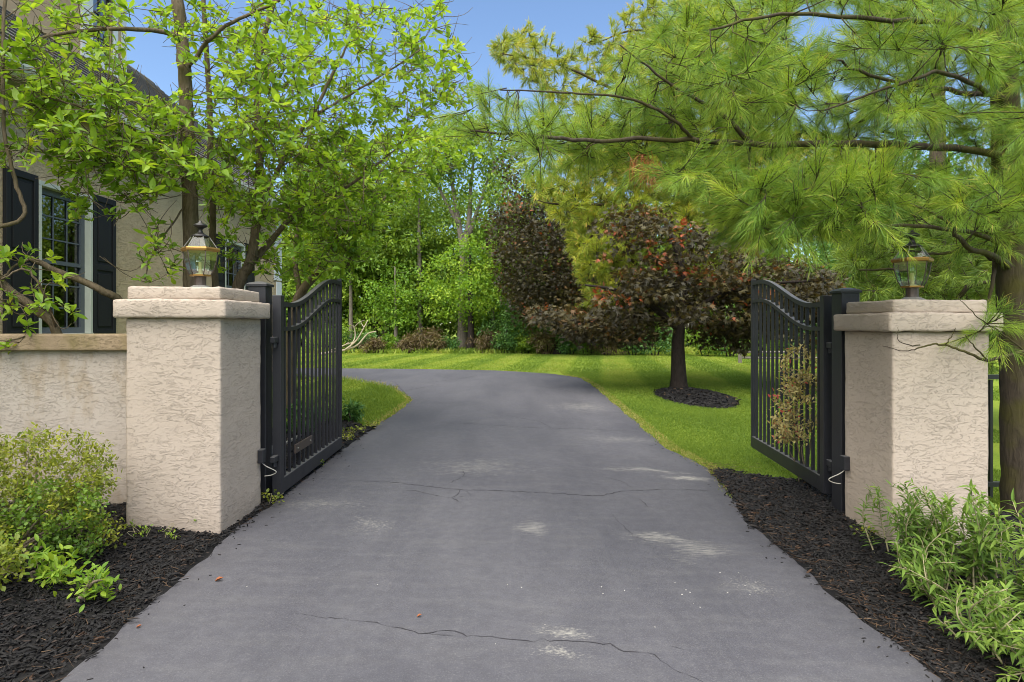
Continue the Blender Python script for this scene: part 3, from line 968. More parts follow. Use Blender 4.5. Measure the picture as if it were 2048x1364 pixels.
# ------------------------------------------------------------------ house
def house():
    root = thing('house', (-6.77, 8.0, 0), 'tan stucco house with black shutters behind the left trees', 'house')
    ox, oy = -6.77, 8.0
    L = lambda x, y, z: (x - ox, y - oy, z)

    def box(m, a, b, bev=0.0):
        return m.box(L(*a), L(*b), bev)
    wins = [(3.1, 4.3), (9.12, 10.32), (15.3, 16.5)]
    z0, z1, ztop = 1.30, 3.62, 4.86
    m = MB()
    edges = [-6.0] + [c for w in wins for c in w] + [19.3]
    for i in range(0, len(edges), 2):
        box(m, (-7.02, edges[i], -.3), (-6.77, edges[i + 1], ztop))
    for a, b in wins:
        box(m, (-7.02, a, -.3), (-6.77, b, z0)); box(m, (-7.02, a, z1), (-6.77, b, ztop))
    box(m, (-16, 19.05, -.3), (-7.02, 19.3, ztop)); box(m, (-16, -6, -.3), (-7.02, -5.75, ztop)); box(m, (-16.25, -6, -.3), (-16, 19.3, ztop))
    # gable ends under the lower roof
    for y in (-5.98, 19.28):
        q = [L(-6.9, y, ztop), L(-11, y, 8.75), L(-15.9, y, ztop)]
        f = [m.bm.verts.new(p) for p in q]; m.bm.faces.new(f)
    m.build('wall', M['stucco_house'], root)
    m = MB(); box(m, (-15.99, -5.7, 0.2), (-7.03, 19.0, 0.25)); m.build('floor', M['sash'], root)
    # windows with shutters
    for a, b in wins:
        f = MB()
        box(f, (-6.92, a, z1 - .07), (-6.72, b, z1), .004); box(f, (-6.92, a, z0), (-6.70, b, z0 + .07), .004)
        box(f, (-6.92, a, z0 + .07), (-6.72, a + .055, z1 - .07), .004); box(f, (-6.92, b - .055, z0 + .07), (-6.72, b, z1 - .07), .004)
        fr = f.build('window', M['trim'], root)
        s = MB()
        ya, yb, za, zc = a + .057, b - .057, z0 + .072, z1 - .072
        zm = (za + zc) / 2
        for q in ((ya, za, ya + .09, zc), (yb - .09, za, yb, zc), (ya + .09, za, yb - .09, za + .09), (ya + .09, zc - .09, yb - .09, zc), (ya + .09, zm - .03, yb - .09, zm + .03)):
            box(s, (-6.88, q[0], q[1]), (-6.82, q[2], q[3]))
        s.build('sash', M['sash'], fr)
        g = MB(); g.quad(L(-6.855, ya + .08, za + .08), L(-6.855, yb - .08, za + .08), L(-6.855, yb - .08, zc - .08), L(-6.855, ya + .08, zc - .08)); g.build('pane', M['window_glass'], fr)
        u = MB()
        for k in (1, 2):
            yy = ya + .09 + (yb - ya - .18) * k / 3
            box(u, (-6.85, yy - .011, za + .09), (-6.838, yy + .011, zm - .03)); box(u, (-6.85, yy - .011, zm + .03), (-6.838, yy + .011, zc - .09))
        for k in (1, 2, 4, 5):
            zz = za + .05 + (zc - za - .1) * k / 6
            box(u, (-6.8495, ya + .09, zz - .011), (-6.8375, yb - .09, zz + .011))
        u.build('muntin', M['sash'], fr)
        for y0, y1 in ((a - .62, a - .02), (b + .02, b + .62)):
            h = MB()
            zt = z1 + .05
            box(h, (-6.768, y0, z0), (-6.735, y1, zt), .004)
            for q in ((y0, z0, y0 + .085, zt), (y1 - .085, z0, y1, zt), (y0 + .085, z0, y1 - .085, z0 + .12), (y0 + .085, zt - .10, y1 - .085, zt), (y0 + .085, 2.42, y1 - .085, 2.52)):
                box(h, (-6.734, q[0] + .001, q[1] + .001), (-6.715, q[2] - .001, q[3] - .001), .005)
            for q in ((z0 + .17, 2.37), (2.57, zt - .15)):
                box(h, (-6.734, y0 + .125, q[0]), (-6.722, y1 - .125, q[1]), .008)
            h.build('shutter', M['shutter'], root)
    # eave
    m = MB(); box(m, (-6.77, -6.3, 4.80), (-6.44, 19.6, 4.86)); m.build('soffit', M['soffit'], root)
    m = MB()
    prof = [(-6.44, 4.79), (-6.42, 4.80), (-6.32, 4.86), (-6.29, 4.93), (-6.29, 4.99), (-6.44, 4.985)]
    m.prism([[L(x, y, z) for x, z in prof] for y in (-6.3, 19.6)]); m.build('gutter', M['trim'], root)
    m = MB()
    for y in np.arange(0.3, 4.7, 0.46)[:0]: pass
    # lower roof: front slope up to the ridge and down the back
    m = MB()
    pr = [(-6.30, 4.995)] + [q for i in range(1, 31) for q in ((-6.30 - 4.7 * i / 31, 4.995 + 4.225 * i / 31 - .018), (-6.30 - 4.7 * i / 31, 4.995 + 4.225 * i / 31 + .012))] + [(-11.0, 9.22), (-16.6, 4.55), (-16.6, 4.45), (-11.0, 9.08), (-6.40, 4.94)]
    m.prism([[L(x, y, z) for x, z in pr] for y in (-6.4, 19.65)]); m.build('roof', M['shingle'], root)
    # corner blocks
    q = MB()
    for i in range(9):
        w = .62 if i % 2 else .42
        zz = 0.35 + i * .5
        box(q, (-6.768, 19.302 - w, zz), (-6.745, 19.325, zz + .46), .006)
        box(q, (-6.768 - w, 19.301, zz), (-6.769, 19.325, zz + .46), .006)
    q.build('corner_block', M['white_paint'], root)
    # upper storey, set back
    wa, wb, wz0, wz1 = 12.85, 13.55, 7.1, 9.0
    m = MB()
    box(m, (-8.65, -6.0, 5.2), (-8.4, wa, 9.4)); box(m, (-8.65, wb, 5.2), (-8.4, 14.0, 9.4))
    box(m, (-8.65, wa, 5.2), (-8.4, wb, wz0)); box(m, (-8.65, wa, wz1), (-8.4, wb, 9.4))
    box(m, (-15.6, 13.75, 5.2), (-8.65, 14.0, 9.4)); box(m, (-15.6, -6, 5.2), (-8.65, -5.8, 9.4)); box(m, (-15.85, -6, 5.2), (-15.6, 14, 9.4))
    m.build('upper_wall', M['stucco_upper'], root)
    f = MB()
    box(f, (-8.42, wa - .34, wz0 - .2), (-8.36, wa, wz1 + .1), .004); box(f, (-8.42, wb, wz0 - .2), (-8.36, wb + .14, wz1 + .1), .004)
    box(f, (-8.42, wa, wz0 - .2), (-8.36, wb, wz0), .004); box(f, (-8.42, wa, wz1), (-8.36, wb, wz1 + .1), .004)
    fr = f.build('window', M['white_paint'], root)
    g = MB(); g.quad(L(-8.47, wa, wz0), L(-8.47, wb, wz0), L(-8.47, wb, wz1), L(-8.47, wa, wz1)); g.build('pane', M['window_glass'], fr)
    g = MB()
    box(g, (-8.46, (wa + wb) / 2 - .012, wz0), (-8.44, (wa + wb) / 2 + .012, wz1))
    for k in (1, 2, 3): box(g, (-8.461, wa, wz0 + .47 * k), (-8.441, wb, wz0 + .47 * k + .022))
    g.build('muntin', M['sash'], fr)
    m = MB(); box(m, (-8.40, 13.86, 6.7), (-8.375, 14.02, 9.4)); m.build('corner_board', M['white_paint'], root)
    m = MB()
    pr = [(-7.95, 9.32), (-12.0, 11.9), (-16.1, 9.32), (-16.1, 9.2), (-7.95, 9.2)]
    m.prism([[L(x, y, z) for x, z in pr] for y in (-6.5, 14.5)]); m.build('upper_roof', M['shingle'], root)


house()


# ------------------------------------------------------------------ magnolias
def magnolia_tree(base, limbs, att, label, nleaf=(5, 9), size=(0.068, 0.125), flowers=0, seedvar=0.0):
    root = thing('magnolia_tree', base, label, 'tree', 'magnolia trees behind the wall')
    tr, cr = Acc(), Acc()
    sk = []
    for pts, r0, r1 in limbs:
        p = smooth_line(pts, per=6)
        p[1:-1] += rng.normal(0, 0.004, (len(p) - 2, 3))
        sk.append((p, np.linspace(r0, r1, len(p))))
    e, d, paths = grow(tr, sk, att, kid=0.5, thick=0.011, tip=0.0028, wig=0.14, step=0.10, rmax=0.028)
    P_, D_, U_, S_, V_ = [], [], [], [], []
    for pts in paths:                                           # bare side twigs
        for q in range(rng.integers(0, 3)):
            i0 = rng.integers(0, len(pts) - 1)
            dv = nrm(rng.normal(0, 1, 3) * [1, 1, .6] + nrm(pts[-1] - pts[0]) * 0.8)
            L = rng.uniform(.10, .42)
            tt = np.linspace(0, 1, 6)[:, None]
            pp = pts[i0] + dv * L * tt + rng.normal(0, .035, 3) * np.sin(tt * 3.1) + np.array([0, 0, .25]) * L * tt ** 2
            tube(tr, pp, np.linspace(.0048, .0020, 6), 4)
    for pts, dd in zip(paths, d):
        if rng.random() < 0.13: continue                         # some twigs stay bare
        n = rng.integers(*nleaf)
        ang = rng.uniform(0, 6.28) + np.arange(n) * 2.4
        up = np.array([0, 0, 1.0])
        ax = nrm(dd * 0.6 + up * 0.7)
        a = nrm(np.cross(ax, [0.2, 0.9, 0.1])); b = np.cross(ax, a)
        tilt = rng.uniform(0.15, 0.9, n)[:, None]
        dirs = nrm(a * np.cos(ang)[:, None] + b * np.sin(ang)[:, None] + ax * tilt + [0, 0, -0.1])
        P_.append(np.repeat(pts[-1:], n, 0) + dirs * 0.01 - ax * rng.uniform(0, .03, n)[:, None]); D_.append(dirs)
        base_v = rng.normal(0.5 + seedvar, 0.14)
        S_.append(rng.uniform(*size, n) * rng.uniform(0.6, 1.15)); V_.append(base_v + rng.normal(0, 0.12, n))
        # leaves down the twig
        Ls = np.linalg.norm(np.diff(pts, axis=0), axis=1).sum()
        k = min(9, int(Ls / 0.055))
        if k > 0:
            s = rng.uniform(max(0, 1 - 0.55 / Ls), 0.97, k) * (len(pts) - 1)
            i = np.minimum(s.astype(int), len(pts) - 2); fr = (s - i)[:, None]
            pp = pts[i] * (1 - fr) + pts[i + 1] * fr
            dr = rnd_dir(k) * [1, 1, .5] + dd * 0.5 + [0, 0, 0.15]
            P_.append(pp); D_.append(nrm(dr)); S_.append(rng.uniform(*size, k) * 0.85); V_.append(base_v + rng.normal(0, 0.13, k))
    P_, D_, S_, V_ = map(np.concatenate, (P_, D_, S_, V_))
    n = len(P_)
    U = np.stack([rng.normal(0, .5, n), rng.normal(0, .5, n), np.ones(n)], -1)
    fr = frames(D_, U); kind = rng.integers(0, 3, n)
    for k, tp in enumerate((OV, OV2, OV3)):
        scatter(cr, tp, P_[kind == k], fr[kind == k], S_[kind == k], V_[kind == k])
    tr.build('trunk', M['magnolia_bark'], root, True)
    cr.build('crown', M['magnolia_leaf'], root)
    for i in range(flowers):
        pass
    return root


def blossom(root, pos):
    ac = Acc()
    n = 9
    a = np.arange(n) * 2.4
    d = np.stack([np.cos(a), np.sin(a), rng.uniform(.2, 1.2, n)], -1)
    scatter(ac, OV, np.repeat([pos], n, 0), frames(d, np.tile([0, 0, 1.0], (n, 1))), rng.uniform(.045, .065, n), rng.random(n))
    ac.build('blossom', M['flower'], root)


A = lambda *q: [P(*p) for p in q]
HOLE1 = [(255, 100), (350, 60), (352, 215), (270, 190)]
attA = np.concatenate([
    sample_px([(40, 0), (640, 0), (640, 300), (520, 430), (440, 420), (300, 360), (140, 330), (60, 250)], 460, 5.3, 7.0, [HOLE1]),
    sample_px([(60, 130), (330, 200), (420, 330), (300, 400), (120, 340), (40, 230)], 330, 5.2, 6.2),
    sample_px([(90, 300), (330, 300), (300, 420), (130, 440)], 60, 5.4, 6.0),
    sample_px([(260, 430), (360, 440), (350, 560), (270, 560)], 18, 5.35, 5.8)])
tA = magnolia_tree((P(380, 650, 6.2)[0], 6.2, 0), [
    (A((384, 1028, 6.2), (384, 800, 6.2), (384, 560, 6.2), (381, 430, 6.2), (376, 320, 6.2), (372, 200, 6.2), (362, 80, 6.2), (352, -40, 6.2), (340, -200, 6.2)), 0.088, 0.05),
    (A((378, 350, 6.2), (340, 300, 6.05), (250, 250, 5.8), (150, 210, 5.6), (60, 190, 5.5)), 0.022, 0.008),
    (A((372, 75, 6.2), (300, 60, 6.0), (200, 58, 5.8), (80, 75, 5.6), (-20, 120, 5.5)), 0.026, 0.010),
    (A((372, 140, 6.2), (440, 60, 6.1), (520, 20, 6.0), (620, -30, 5.9)), 0.022, 0.01),
    (A((380, 400, 6.2), (330, 470, 6.0), (300, 520, 5.8), (290, 560, 5.7)), 0.010, 0.005),
    (A((384, 800, 6.2), (330, 680, 6.0), (250, 610, 5.75), (200, 578, 5.6), (110, 540, 5.5), (60, 515, 5.4)), 0.045, 0.022),
    (A((110, 540, 5.5), (60, 520, 5.45), (20, 540, 5.3), (-10, 590, 5.2)), 0.012, 0.008),
], attA, 'magnolia with the thick dark upright trunk behind the left lantern')
for q in ((193, 140, 5.4), (95, 210, 5.3), (160, 262, 5.35), (375, 287, 5.6)):
    blossom(tA, P(*q) - np.array(tA.location))

attD = np.concatenate([sample_px([(-60, 0), (60, 60), (130, 260), (100, 330), (-60, 340)], 90, 5.0, 5.8),
                       sample_px([(-40, 500), (110, 480), (150, 600), (60, 680), (-40, 620)], 22, 4.95, 5.4),
                       sample_px([(20, 590), (150, 610), (150, 720), (0, 720)], 7, 4.6, 5.0)])
magnolia_tree((P(140, 650, 5.45)[0], 5.45, 0), [
    (A((140, 990, 5.45), (130, 760, 5.4), (112, 660, 5.35), (60, 610, 5.3), (0, 560, 5.25), (-60, 470, 5.2), (-90, 300, 5.2), (-80, 60, 5.2)), 0.045, 0.02),
    (A((-60, 470, 5.2), (45, 435, 5.3), (30, 360, 5.3), (10, 270, 5.3), (5, 160, 5.3), (10, -40, 5.3)), 0.018, 0.014),
    (A((112, 660, 5.35), (90, 590, 5.1), (50, 540, 5.0), (0, 560, 4.9)), 0.012, 0.006),
], attD, 'magnolia leaning left over the garden wall at the photo edge')

attB = np.concatenate([
    sample_px([(430, 60), (700, 10), (880, 0), (930, 110), (950, 190), (880, 240), (800, 300), (640, 330), (480, 260)], 640, 6.6, 8.6),
    sample_px([(420, 230), (700, 260), (820, 330), (760, 420), (640, 460), (480, 440), (410, 380)], 500, 6.4, 8.0),
    sample_px([(400, 400), (700, 400), (690, 540), (570, 580), (430, 540)], 130, 6.3, 8.2)])
magnolia_tree((P(470, 650, 7.0)[0], 7.0, 0), [
    (A((455, 985, 7.0), (460, 700, 7.0), (478, 570, 6.95), (500, 525, 6.9), (514, 440, 6.9), (520, 330, 6.9), (515, 220, 6.9), (520, 100, 6.9), (560, -30, 6.9)), 0.075, 0.025),
    (A((490, 540, 6.95), (535, 490, 7.1), (600, 420, 7.3), (700, 370, 7.4), (790, 300, 7.5)), 0.045, 0.010),
    (A((514, 440, 6.9), (560, 330, 7.0), (620, 240, 7.1), (700, 190, 7.2), (840, 100, 7.3)), 0.028, 0.008),
    (A((462, 700, 7.0), (430, 560, 6.8), (425, 400, 6.7), (420, 240, 6.7), (410, 60, 6.7), (405, -60, 6.7)), 0.042, 0.02),
    (A((620, 240, 7.1), (660, 160, 7.2), (690, 100, 7.2), (720, 30, 7.2)), 0.022, 0.008),
], attB, 'magnolia with the forked leaning trunk between left pillar and left gate')

attC = np.concatenate([
    sample_px([(560, 300), (760, 270), (900, 260), (960, 300), (880, 360), (760, 440), (700, 540), (600, 560), (560, 470)], 520, 9.0, 11.5),
    sample_px([(620, 330), (760, 380), (760, 480), (690, 560), (600, 540)], 150, 8.6, 10)])
magnolia_tree((P(585, 650, 10.0)[0], 10.0, 0), [
    (A((580, 838, 10.0), (585, 660, 10.0), (600, 590, 10.0), (640, 540, 10.0), (680, 475, 10.0), (740, 430, 10.0), (800, 360, 10.0)), 0.10, 0.02),
    (A((640, 540, 10.0), (655, 480, 10.1), (665, 380, 10.2), (690, 300, 10.2)), 0.05, 0.012),
    (A((665, 515, 10.0), (690, 535, 9.8), (705, 500, 9.7), (708, 430, 9.6)), 0.04, 0.015),
    (A((600, 590, 10.0), (590, 500, 10.2), (610, 400, 10.4), (640, 320, 10.4)), 0.05, 0.012),
], attC, 'magnolia leaning right behind the left gate leaf', size=(0.10, 0.16))


# ------------------------------------------------------------------ pines
def pine(base, limbs, att, label, mat, per=45, shoots=4, L=(0.085, 0.12), w=0.0026, slen=(0.10, 0.2), spread=0.75, droop=0.14, vmean=0.5, cat='tree', deads=(), bias=(0, 0, 0), bark='pine_bark', thick=0.011):
    root = thing('pine_tree', base, label, 'tree', 'pine trees')
    tr, cr = Acc(), Acc()
    sk = []
    for pts, r0, r1 in limbs:
        p = smooth_line(pts, per=6)
        if len(p) > 4: p[1:-1] += rng.normal(0, 0.0025 if r0 < 0.02 else 0.006 if r0 < 0.1 else 0.003, (len(p) - 2, 3))
        sk.append((p, np.linspace(r0, r1, len(p))))
    e, d, paths = grow(tr, sk, att, kid=0.5, thick=thick, tip=0.003, wig=0.10, step=0.14, rmax=0.03)
    n = len(e)
    for k in range(shoots):
        dd = nrm(nrm(d + np.array(bias)) + (rng.normal(0, spread / 1.7, (n, 3)) if k else 0) + [0, 0, 0.12])
        sl = rng.uniform(*slen, n) * (1 if k else 1.1)
        st = e - d * rng.uniform(0, 0.06, (n, 1))
        m = n * per
        ii = np.repeat(np.arange(n), per)
        t = np.tile(np.linspace(0.12, 1, per), n) + rng.normal(0, .04, m)
        ax = dd[ii]
        rad = nrm(np.cross(ax, rng.normal(0, 1, (m, 3))))
        ang = np.radians(rng.uniform(22, 62, m)) * (1.12 - 0.5 * t)
        dirs = ax * np.cos(ang)[:, None] + rad * np.sin(ang)[:, None]
        basep = st[ii] + ax * (t * sl[ii])[:, None]
        tv = rng.normal(vmean, 0.18, n)[ii]
        var = np.clip(tv + rng.normal(0, 0.10, m), 0, 0.9)
        var[(t > 0.93) & (rng.random(m) < 0.35)] = 0.97               # tan candles at the tips
        needles(cr, basep, dirs, rng.uniform(*L, m) * (1.0 - 0.25 * (t > .9)), w, var, droop)
        for q in range(n):
            if rng.random() < 0.9:
                tube(tr, np.array([st[q], st[q] + dd[q] * sl[q]]), np.array([0.0035, 0.0015]) * max(1, w / 0.0026 * 0.6), 4)
    tr.build('trunk', M[bark], root, True)
    cr.build('crown', M[mat], root)
    for c, nd in deads:
        ac = Acc()
        b = c + rng.normal(0, 0.03, (nd, 3))
        needles(ac, b, rnd_dir(nd, -1.2), rng.uniform(.07, .14, nd), 0.004, rng.random(nd), 0.3)
        ac.build('dead_tuft', M['dead_needle'], root)
    return root


GAP = [(1580, 10), (1725, 10), (1715, 80), (1650, 100), (1580, 90)]
attP = np.concatenate([
    sample_px([(1240, 120), (1400, 20), (1760, -40), (2090, -40), (2090, 300), (1500, 290), (1250, 240)], 900, 3.4, 5.6, [GAP]),
    sample_px([(1060, 250), (1250, 230), (2090, 250), (2090, 420), (1900, 430), (1560, 470), (1420, 380), (1250, 330), (1080, 330)], 640, 3.4, 5.0),
    sample_px([(1400, 380), (1700, 400), (1860, 400), (1780, 425), (1720, 445), (1590, 465), (1480, 470)], 190, 3.5, 4.9),
    sample_px([(1090, 240), (1300, 200), (1420, 260), (1300, 320), (1090, 310)], 70, 3.6, 4.4),
    sample_px([(1700, 20), (2090, 0), (2090, 500), (1920, 500), (1880, 400), (1700, 300)], 260, 4.4, 6.0),
    sample_px([(905, 215), (1080, 180), (1100, 290), (920, 285)], 16, 3.7, 4.0),
    sample_px([(1905, 600), (2000, 640), (2048, 640), (2048, 690), (1940, 680)], 5, 3.85, 4.2)])
limbsP = [
    (A((2045, 1045, 5.2), (2042, 900, 5.2), (2036, 700, 5.2), (2026, 540, 5.2), (2018, 400, 5.2), (2012, 250, 5.2), (2006, 50, 5.2), (2000, -300, 5.2)), 0.150, 0.085),
    (A((2012, 310, 5.2), (1850, 292, 4.9), (1650, 287, 4.5), (1480, 288, 4.25), (1380, 279, 4.15), (1170, 278, 4.0), (1050, 268, 3.9), (905, 258, 3.85)), 0.031, 0.006),
    (A((1500, 287, 4.3), (1440, 225, 4.2), (1350, 175, 4.1), (1240, 90, 4.0)), 0.018, 0.005),
    (A((1385, 279, 4.15), (1340, 235, 4.0), (1250, 195, 3.9), (1120, 185, 3.85), (1000, 180, 3.8)), 0.012, 0.004),
    (A((2012, 190, 5.2), (1900, 182, 4.9), (1760, 155, 4.5), (1640, 110, 4.2)), 0.024, 0.006),
    (A((2008, 90, 5.2), (1920, 50, 4.6), (1750, 38, 4.1), (1560, 30, 3.8), (1420, 60, 3.6)), 0.024, 0.006),
    (A((2014, 200, 5.2), (1900, 150, 4.4), (1820, 160, 4.0), (1650, 220, 3.7)), 0.02, 0.005),
    (A((2026, 535, 5.2), (1985, 512, 4.9), (1930, 490, 4.6), (1890, 440, 4.4), (1800, 400, 4.2)), 0.030, 0.006),
    (A((2022, 500, 5.2), (1960, 470, 4.8), (1870, 455, 4.5), (1720, 450, 4.2), (1560, 470, 4.0)), 0.022, 0.006),
    (A((2026, 545, 5.2), (1960, 505, 5.0), (1880, 507, 4.9), (1800, 500, 4.7)), 0.020, 0.006),
    (A((1990, 520, 5.15), (1985, 570, 5.1), (1970, 620, 5.1)), 0.018, 0.010),
    (A((2036, 720, 5.2), (2090, 690, 4.5), (2048, 702, 4.0), (1975, 720, 3.95), (1935, 705, 3.9), (1890, 690, 3.9), (1855, 690, 3.9), (1815, 702, 3.9), (1765, 692, 3.9)), 0.014, 0.002),
    (A((1975, 720, 3.95), (1945, 690, 3.9), (1930, 670, 3.88)), 0.006, 0.0015),
    (A((2048, 702, 4.0), (2000, 665, 3.95), (1950, 630, 3.9), (1915, 590, 3.88)), 0.006, 0.0015),
    (A((1890, 690, 3.9), (1905, 670, 3.88), (1910, 655, 3.86)), 0.004, 0.0012),
    (A((1840, 690, 3.9), (1800, 685, 3.88), (1795, 655, 3.86)), 0.004, 0.0012),
    (A((1500, 290, 4.3), (1497, 350, 4.3), (1500, 410, 4.3)), 0.008, 0.004),
]
_px = CX + attP[:, 0] / attP[:, 1] * F; _py = CY + (EYE - attP[:, 2]) / attP[:, 1] * F
keep = np.ones(len(attP), bool)
for pts, r0, r1 in limbsP[1:8]:                       # no shoots hang right in front of the main boughs
    q = smooth_line(pts, per=8); qx = CX + q[:, 0] / q[:, 1] * F; qy = CY + (EYE - q[:, 2]) / q[:, 1] * F
    dd = np.hypot(_px[:, None] - qx, _py[:, None] - qy); kk = dd.argmin(1)
    keep &= ~((dd.min(1) < (58 if r0 > 0.03 else 36)) & (attP[:, 1] < q[kk, 1] + 0.15) & (_px > 1110))
attP = attP[keep]
pine((4.36, 5.2, -0.11), limbsP, attP, 'white pine whose long boughs reach over the right pillar', 'pine_needle', per=72, shoots=4, L=(0.066, 0.102), w=0.0017, slen=(0.13, 0.27), spread=0.62, droop=0.2, bias=(-0.35, -0.2, 0.05), vmean=0.5,
    deads=((P(1300, 335, 4.1), 140), (P(1275, 320, 4.15), 60)))

attQ = np.concatenate([
    sample_px([(980, 95), (1060, 55), (1130, 110), (1200, 60), (1300, 0), (1560, 0), (1600, 300), (1180, 320), (1100, 200)], 900, 15.5, 19.5),
    sample_px([(1060, 370), (1180, 280), (1600, 270), (1780, 300), (1750, 470), (1150, 470)], 1700, 15.0, 19.5),
    sample_px([(1140, 470), (1500, 470), (1500, 560), (1400, 620), (1180, 625)], 320, 15.0, 19.0),
    sample_px([(1145, 470), (1260, 470), (1270, 600), (1180, 610)], 90, 14.6, 15.5),
    sample_px([(965, 90), (1080, 60), (1100, 160), (1000, 130)], 16, 16.5, 18)])
tk = P(1364, 740, 17.6)
pine((tk[0], 17.6, 0), [
    (A((1358, 757, 17.6), (1359, 560, 17.6), (1366, 300, 17.6), (1370, 60, 17.6), (1372, -200, 17.6)), 0.12, 0.07),
    (A((1366, 240, 17.6), (1250, 190, 17.4), (1120, 130, 17.2), (990, 105, 17.1)), 0.06, 0.015),
    (A((1366, 330, 17.6), (1250, 300, 16.8), (1120, 290, 16.4), (1060, 300, 16.2)), 0.06, 0.015),
    (A((1366, 430, 17.6), (1250, 410, 16.6), (1130, 410, 16.2), (1070, 400, 16.0)), 0.06, 0.015),
    (A((1366, 540, 17.6), (1280, 520, 16.4), (1190, 530, 15.4)), 0.05, 0.015),
    (A((1366, 400, 17.6), (1450, 380, 17), (1560, 380, 16.8)), 0.05, 0.015),
    (A((1366, 100, 17.6), (1280, 60, 17.2), (1180, 90, 17.0)), 0.05, 0.015),
], attQ, 'golden green pine rising behind the near copper maple', 'gold_needle', per=28, shoots=4, L=(0.13, 0.2), w=0.010, slen=(0.15, 0.34), vmean=0.5, droop=0.1, thick=0.008)

attR = np.concatenate([
    sample_px([(1690, 400), (2100, 380), (2100, 620), (1990, 700), (1960, 620), (1720, 610), (1690, 540)], 800, 7.8, 11),
    sample_px([(1950, 560), (2100, 560), (2100, 760), (1975, 760)], 70, 7.8, 10)])
tk = P(1872, 650, 9.2)
pine((tk[0], 9.2, 0), [
    (A((1872, 860, 9.2), (1874, 640, 9.2), (1874, 430, 9.2), (1876, 100, 9.2)), 0.15, 0.09),
    (A((1872, 690, 9.1), (1895, 640, 8.6), (1930, 580, 8.2), (1985, 560, 8.0), (2060, 540, 7.9)), 0.04, 0.02),
    (A((1874, 560, 9.2), (1800, 540, 8.6), (1720, 540, 8.2)), 0.03, 0.01),
    (A((1872, 700, 9.2), (1960, 640, 9), (2060, 610, 8.8)), 0.04, 0.02),
    (A((1874, 470, 9.2), (1960, 440, 9.2), (2070, 430, 9.2)), 0.03, 0.01),
], attR, 'shaded pine with the trunk behind the right lantern', 'dark_needle', per=30, shoots=4, L=(0.10, 0.16), w=0.006, slen=(0.12, 0.26), vmean=0.5)
tk = None


# ------------------------------------------------------------------ broadleaf trees
def clump_leaves(cr, tpl, centres, n, rad, flat, size, var0, vs=0.16, cv=0.14, upb=0.9, zmix=0.0):
    m = len(centres) * n
    ii = np.repeat(np.arange(len(centres)), n)
    off = rnd_dir(m) * (rng.random(m) ** 0.45)[:, None] * rad * [1, 1, flat]
    pos = centres[ii] + off
    d = rnd_dir(m) + nrm(off) * 0.8; d[:, 2] -= 0.25
    U = rnd_dir(m) * 0.75 + [0, 0, upb]
    cvv = rng.normal(var0, cv, len(centres))[ii]
    scatter(cr, tpl, pos, frames(d, U), rng.uniform(0.7, 1.25, m) * size, cvv + rng.normal(0, vs, m) + zmix * off[:, 2] / rad)


def leafy(name, base, limbs, att, label, cat, leaf, bark, tpl, n, rad, flat, size, var0, group=None, kid=0.55, thick=0.016, tip=0.006, cv=0.14, extra=None, upb=0.9):
    root = thing(name, base, label, cat, group)
    tr, cr = Acc(), Acc()
    sk = []
    for pts, r0, r1 in limbs:
        p = smooth_line(pts, per=5)
        sk.append((p, np.linspace(r0, r1, len(p)) * (1 + 0.5 * np.exp(-np.arange(len(p)) * 0.9) * (r0 > 0.1))))
    e, d, paths = grow(tr, sk, att, kid=kid, thick=thick, tip=tip, wig=0.1, step=0.3, rmax=0.12)
    clump_leaves(cr, tpl, e, n, rad, flat, size, var0, cv=cv, upb=upb)
    if extra: extra(cr)
    tr.build('trunk', M[bark], root, True)
    cr.build('crown', M[leaf], root)
    return root


def red_tips(poly, n, d0, d1, size):
    def f(cr):
        c = sample_px(poly, n, d0, d1)
        clump_leaves(cr, MAP, c, 12, 0.22, 0.5, size, 0.92, vs=0.07, cv=0.05)
    return f


# near copper maple on the lawn
attM = np.concatenate([
    sample_px([(1150, 590), (1190, 470), (1260, 410), (1330, 425), (1420, 470), (1560, 510), (1700, 530), (1720, 620), (1560, 640), (1480, 610), (1300, 610)], 170, 12.6, 15.4, [[(1150, 480), (1235, 470), (1260, 560), (1200, 620), (1150, 600)]]),
    sample_px([(1180, 590), (1300, 560), (1560, 560), (1720, 600), (1700, 690), (1560, 690), (1470, 660), (1390, 640), (1240, 645)], 150, 12.4, 15.8),
    sample_px([(1080, 620), (1300, 625), (1350, 660), (1240, 690), (1090, 668)], 70, 13.6, 15.8),
    sample_px([(1390, 640), (1500, 650), (1500, 700), (1420, 690)], 24, 13.5, 15.5)])
bx = P(1358, 783, 14.1)
leafy('copper_maple', (bx[0], 14.1, 0), [
    (A((1358, 786, 14.1), (1357, 740, 14.1), (1356, 690, 14.1), (1360, 645, 14.1), (1366, 590, 14.1), (1360, 520, 14.1), (1330, 440, 14.1)), 0.19, 0.05),
    (A((1358, 660, 14.1), (1300, 610, 13.8), (1230, 580, 13.5), (1170, 570, 13.3)), 0.08, 0.02),
    (A((1362, 650, 14.1), (1420, 600, 13.7), (1520, 570, 13.4), (1660, 560, 13.2)), 0.08, 0.02),
    (A((1358, 650, 14.1), (1270, 630, 14.6), (1140, 640, 15)), 0.05, 0.02),
], attM, 'near copper maple standing in a mulch ring on the lawn', 'tree', 'copper_leaf', 'dark_bark', MAP, 40, 0.52, 0.30, 0.135, 0.42, 'copper maples', cv=0.17,
    extra=red_tips([(1180, 440), (1300, 405), (1400, 470), (1290, 560), (1200, 600), (1170, 520)], 10, 12.7, 13.2, 0.12))
attN = np.concatenate([sample_px([(985, 430), (1060, 395), (1160, 400), (1240, 470), (1240, 620), (1170, 660), (1060, 655), (1015, 560)], 290, 28.5, 33),
                       sample_px([(1010, 300), (1070, 300), (1080, 420), (1010, 420)], 8, 29, 32)])
bx = P(1118, 735, 32)
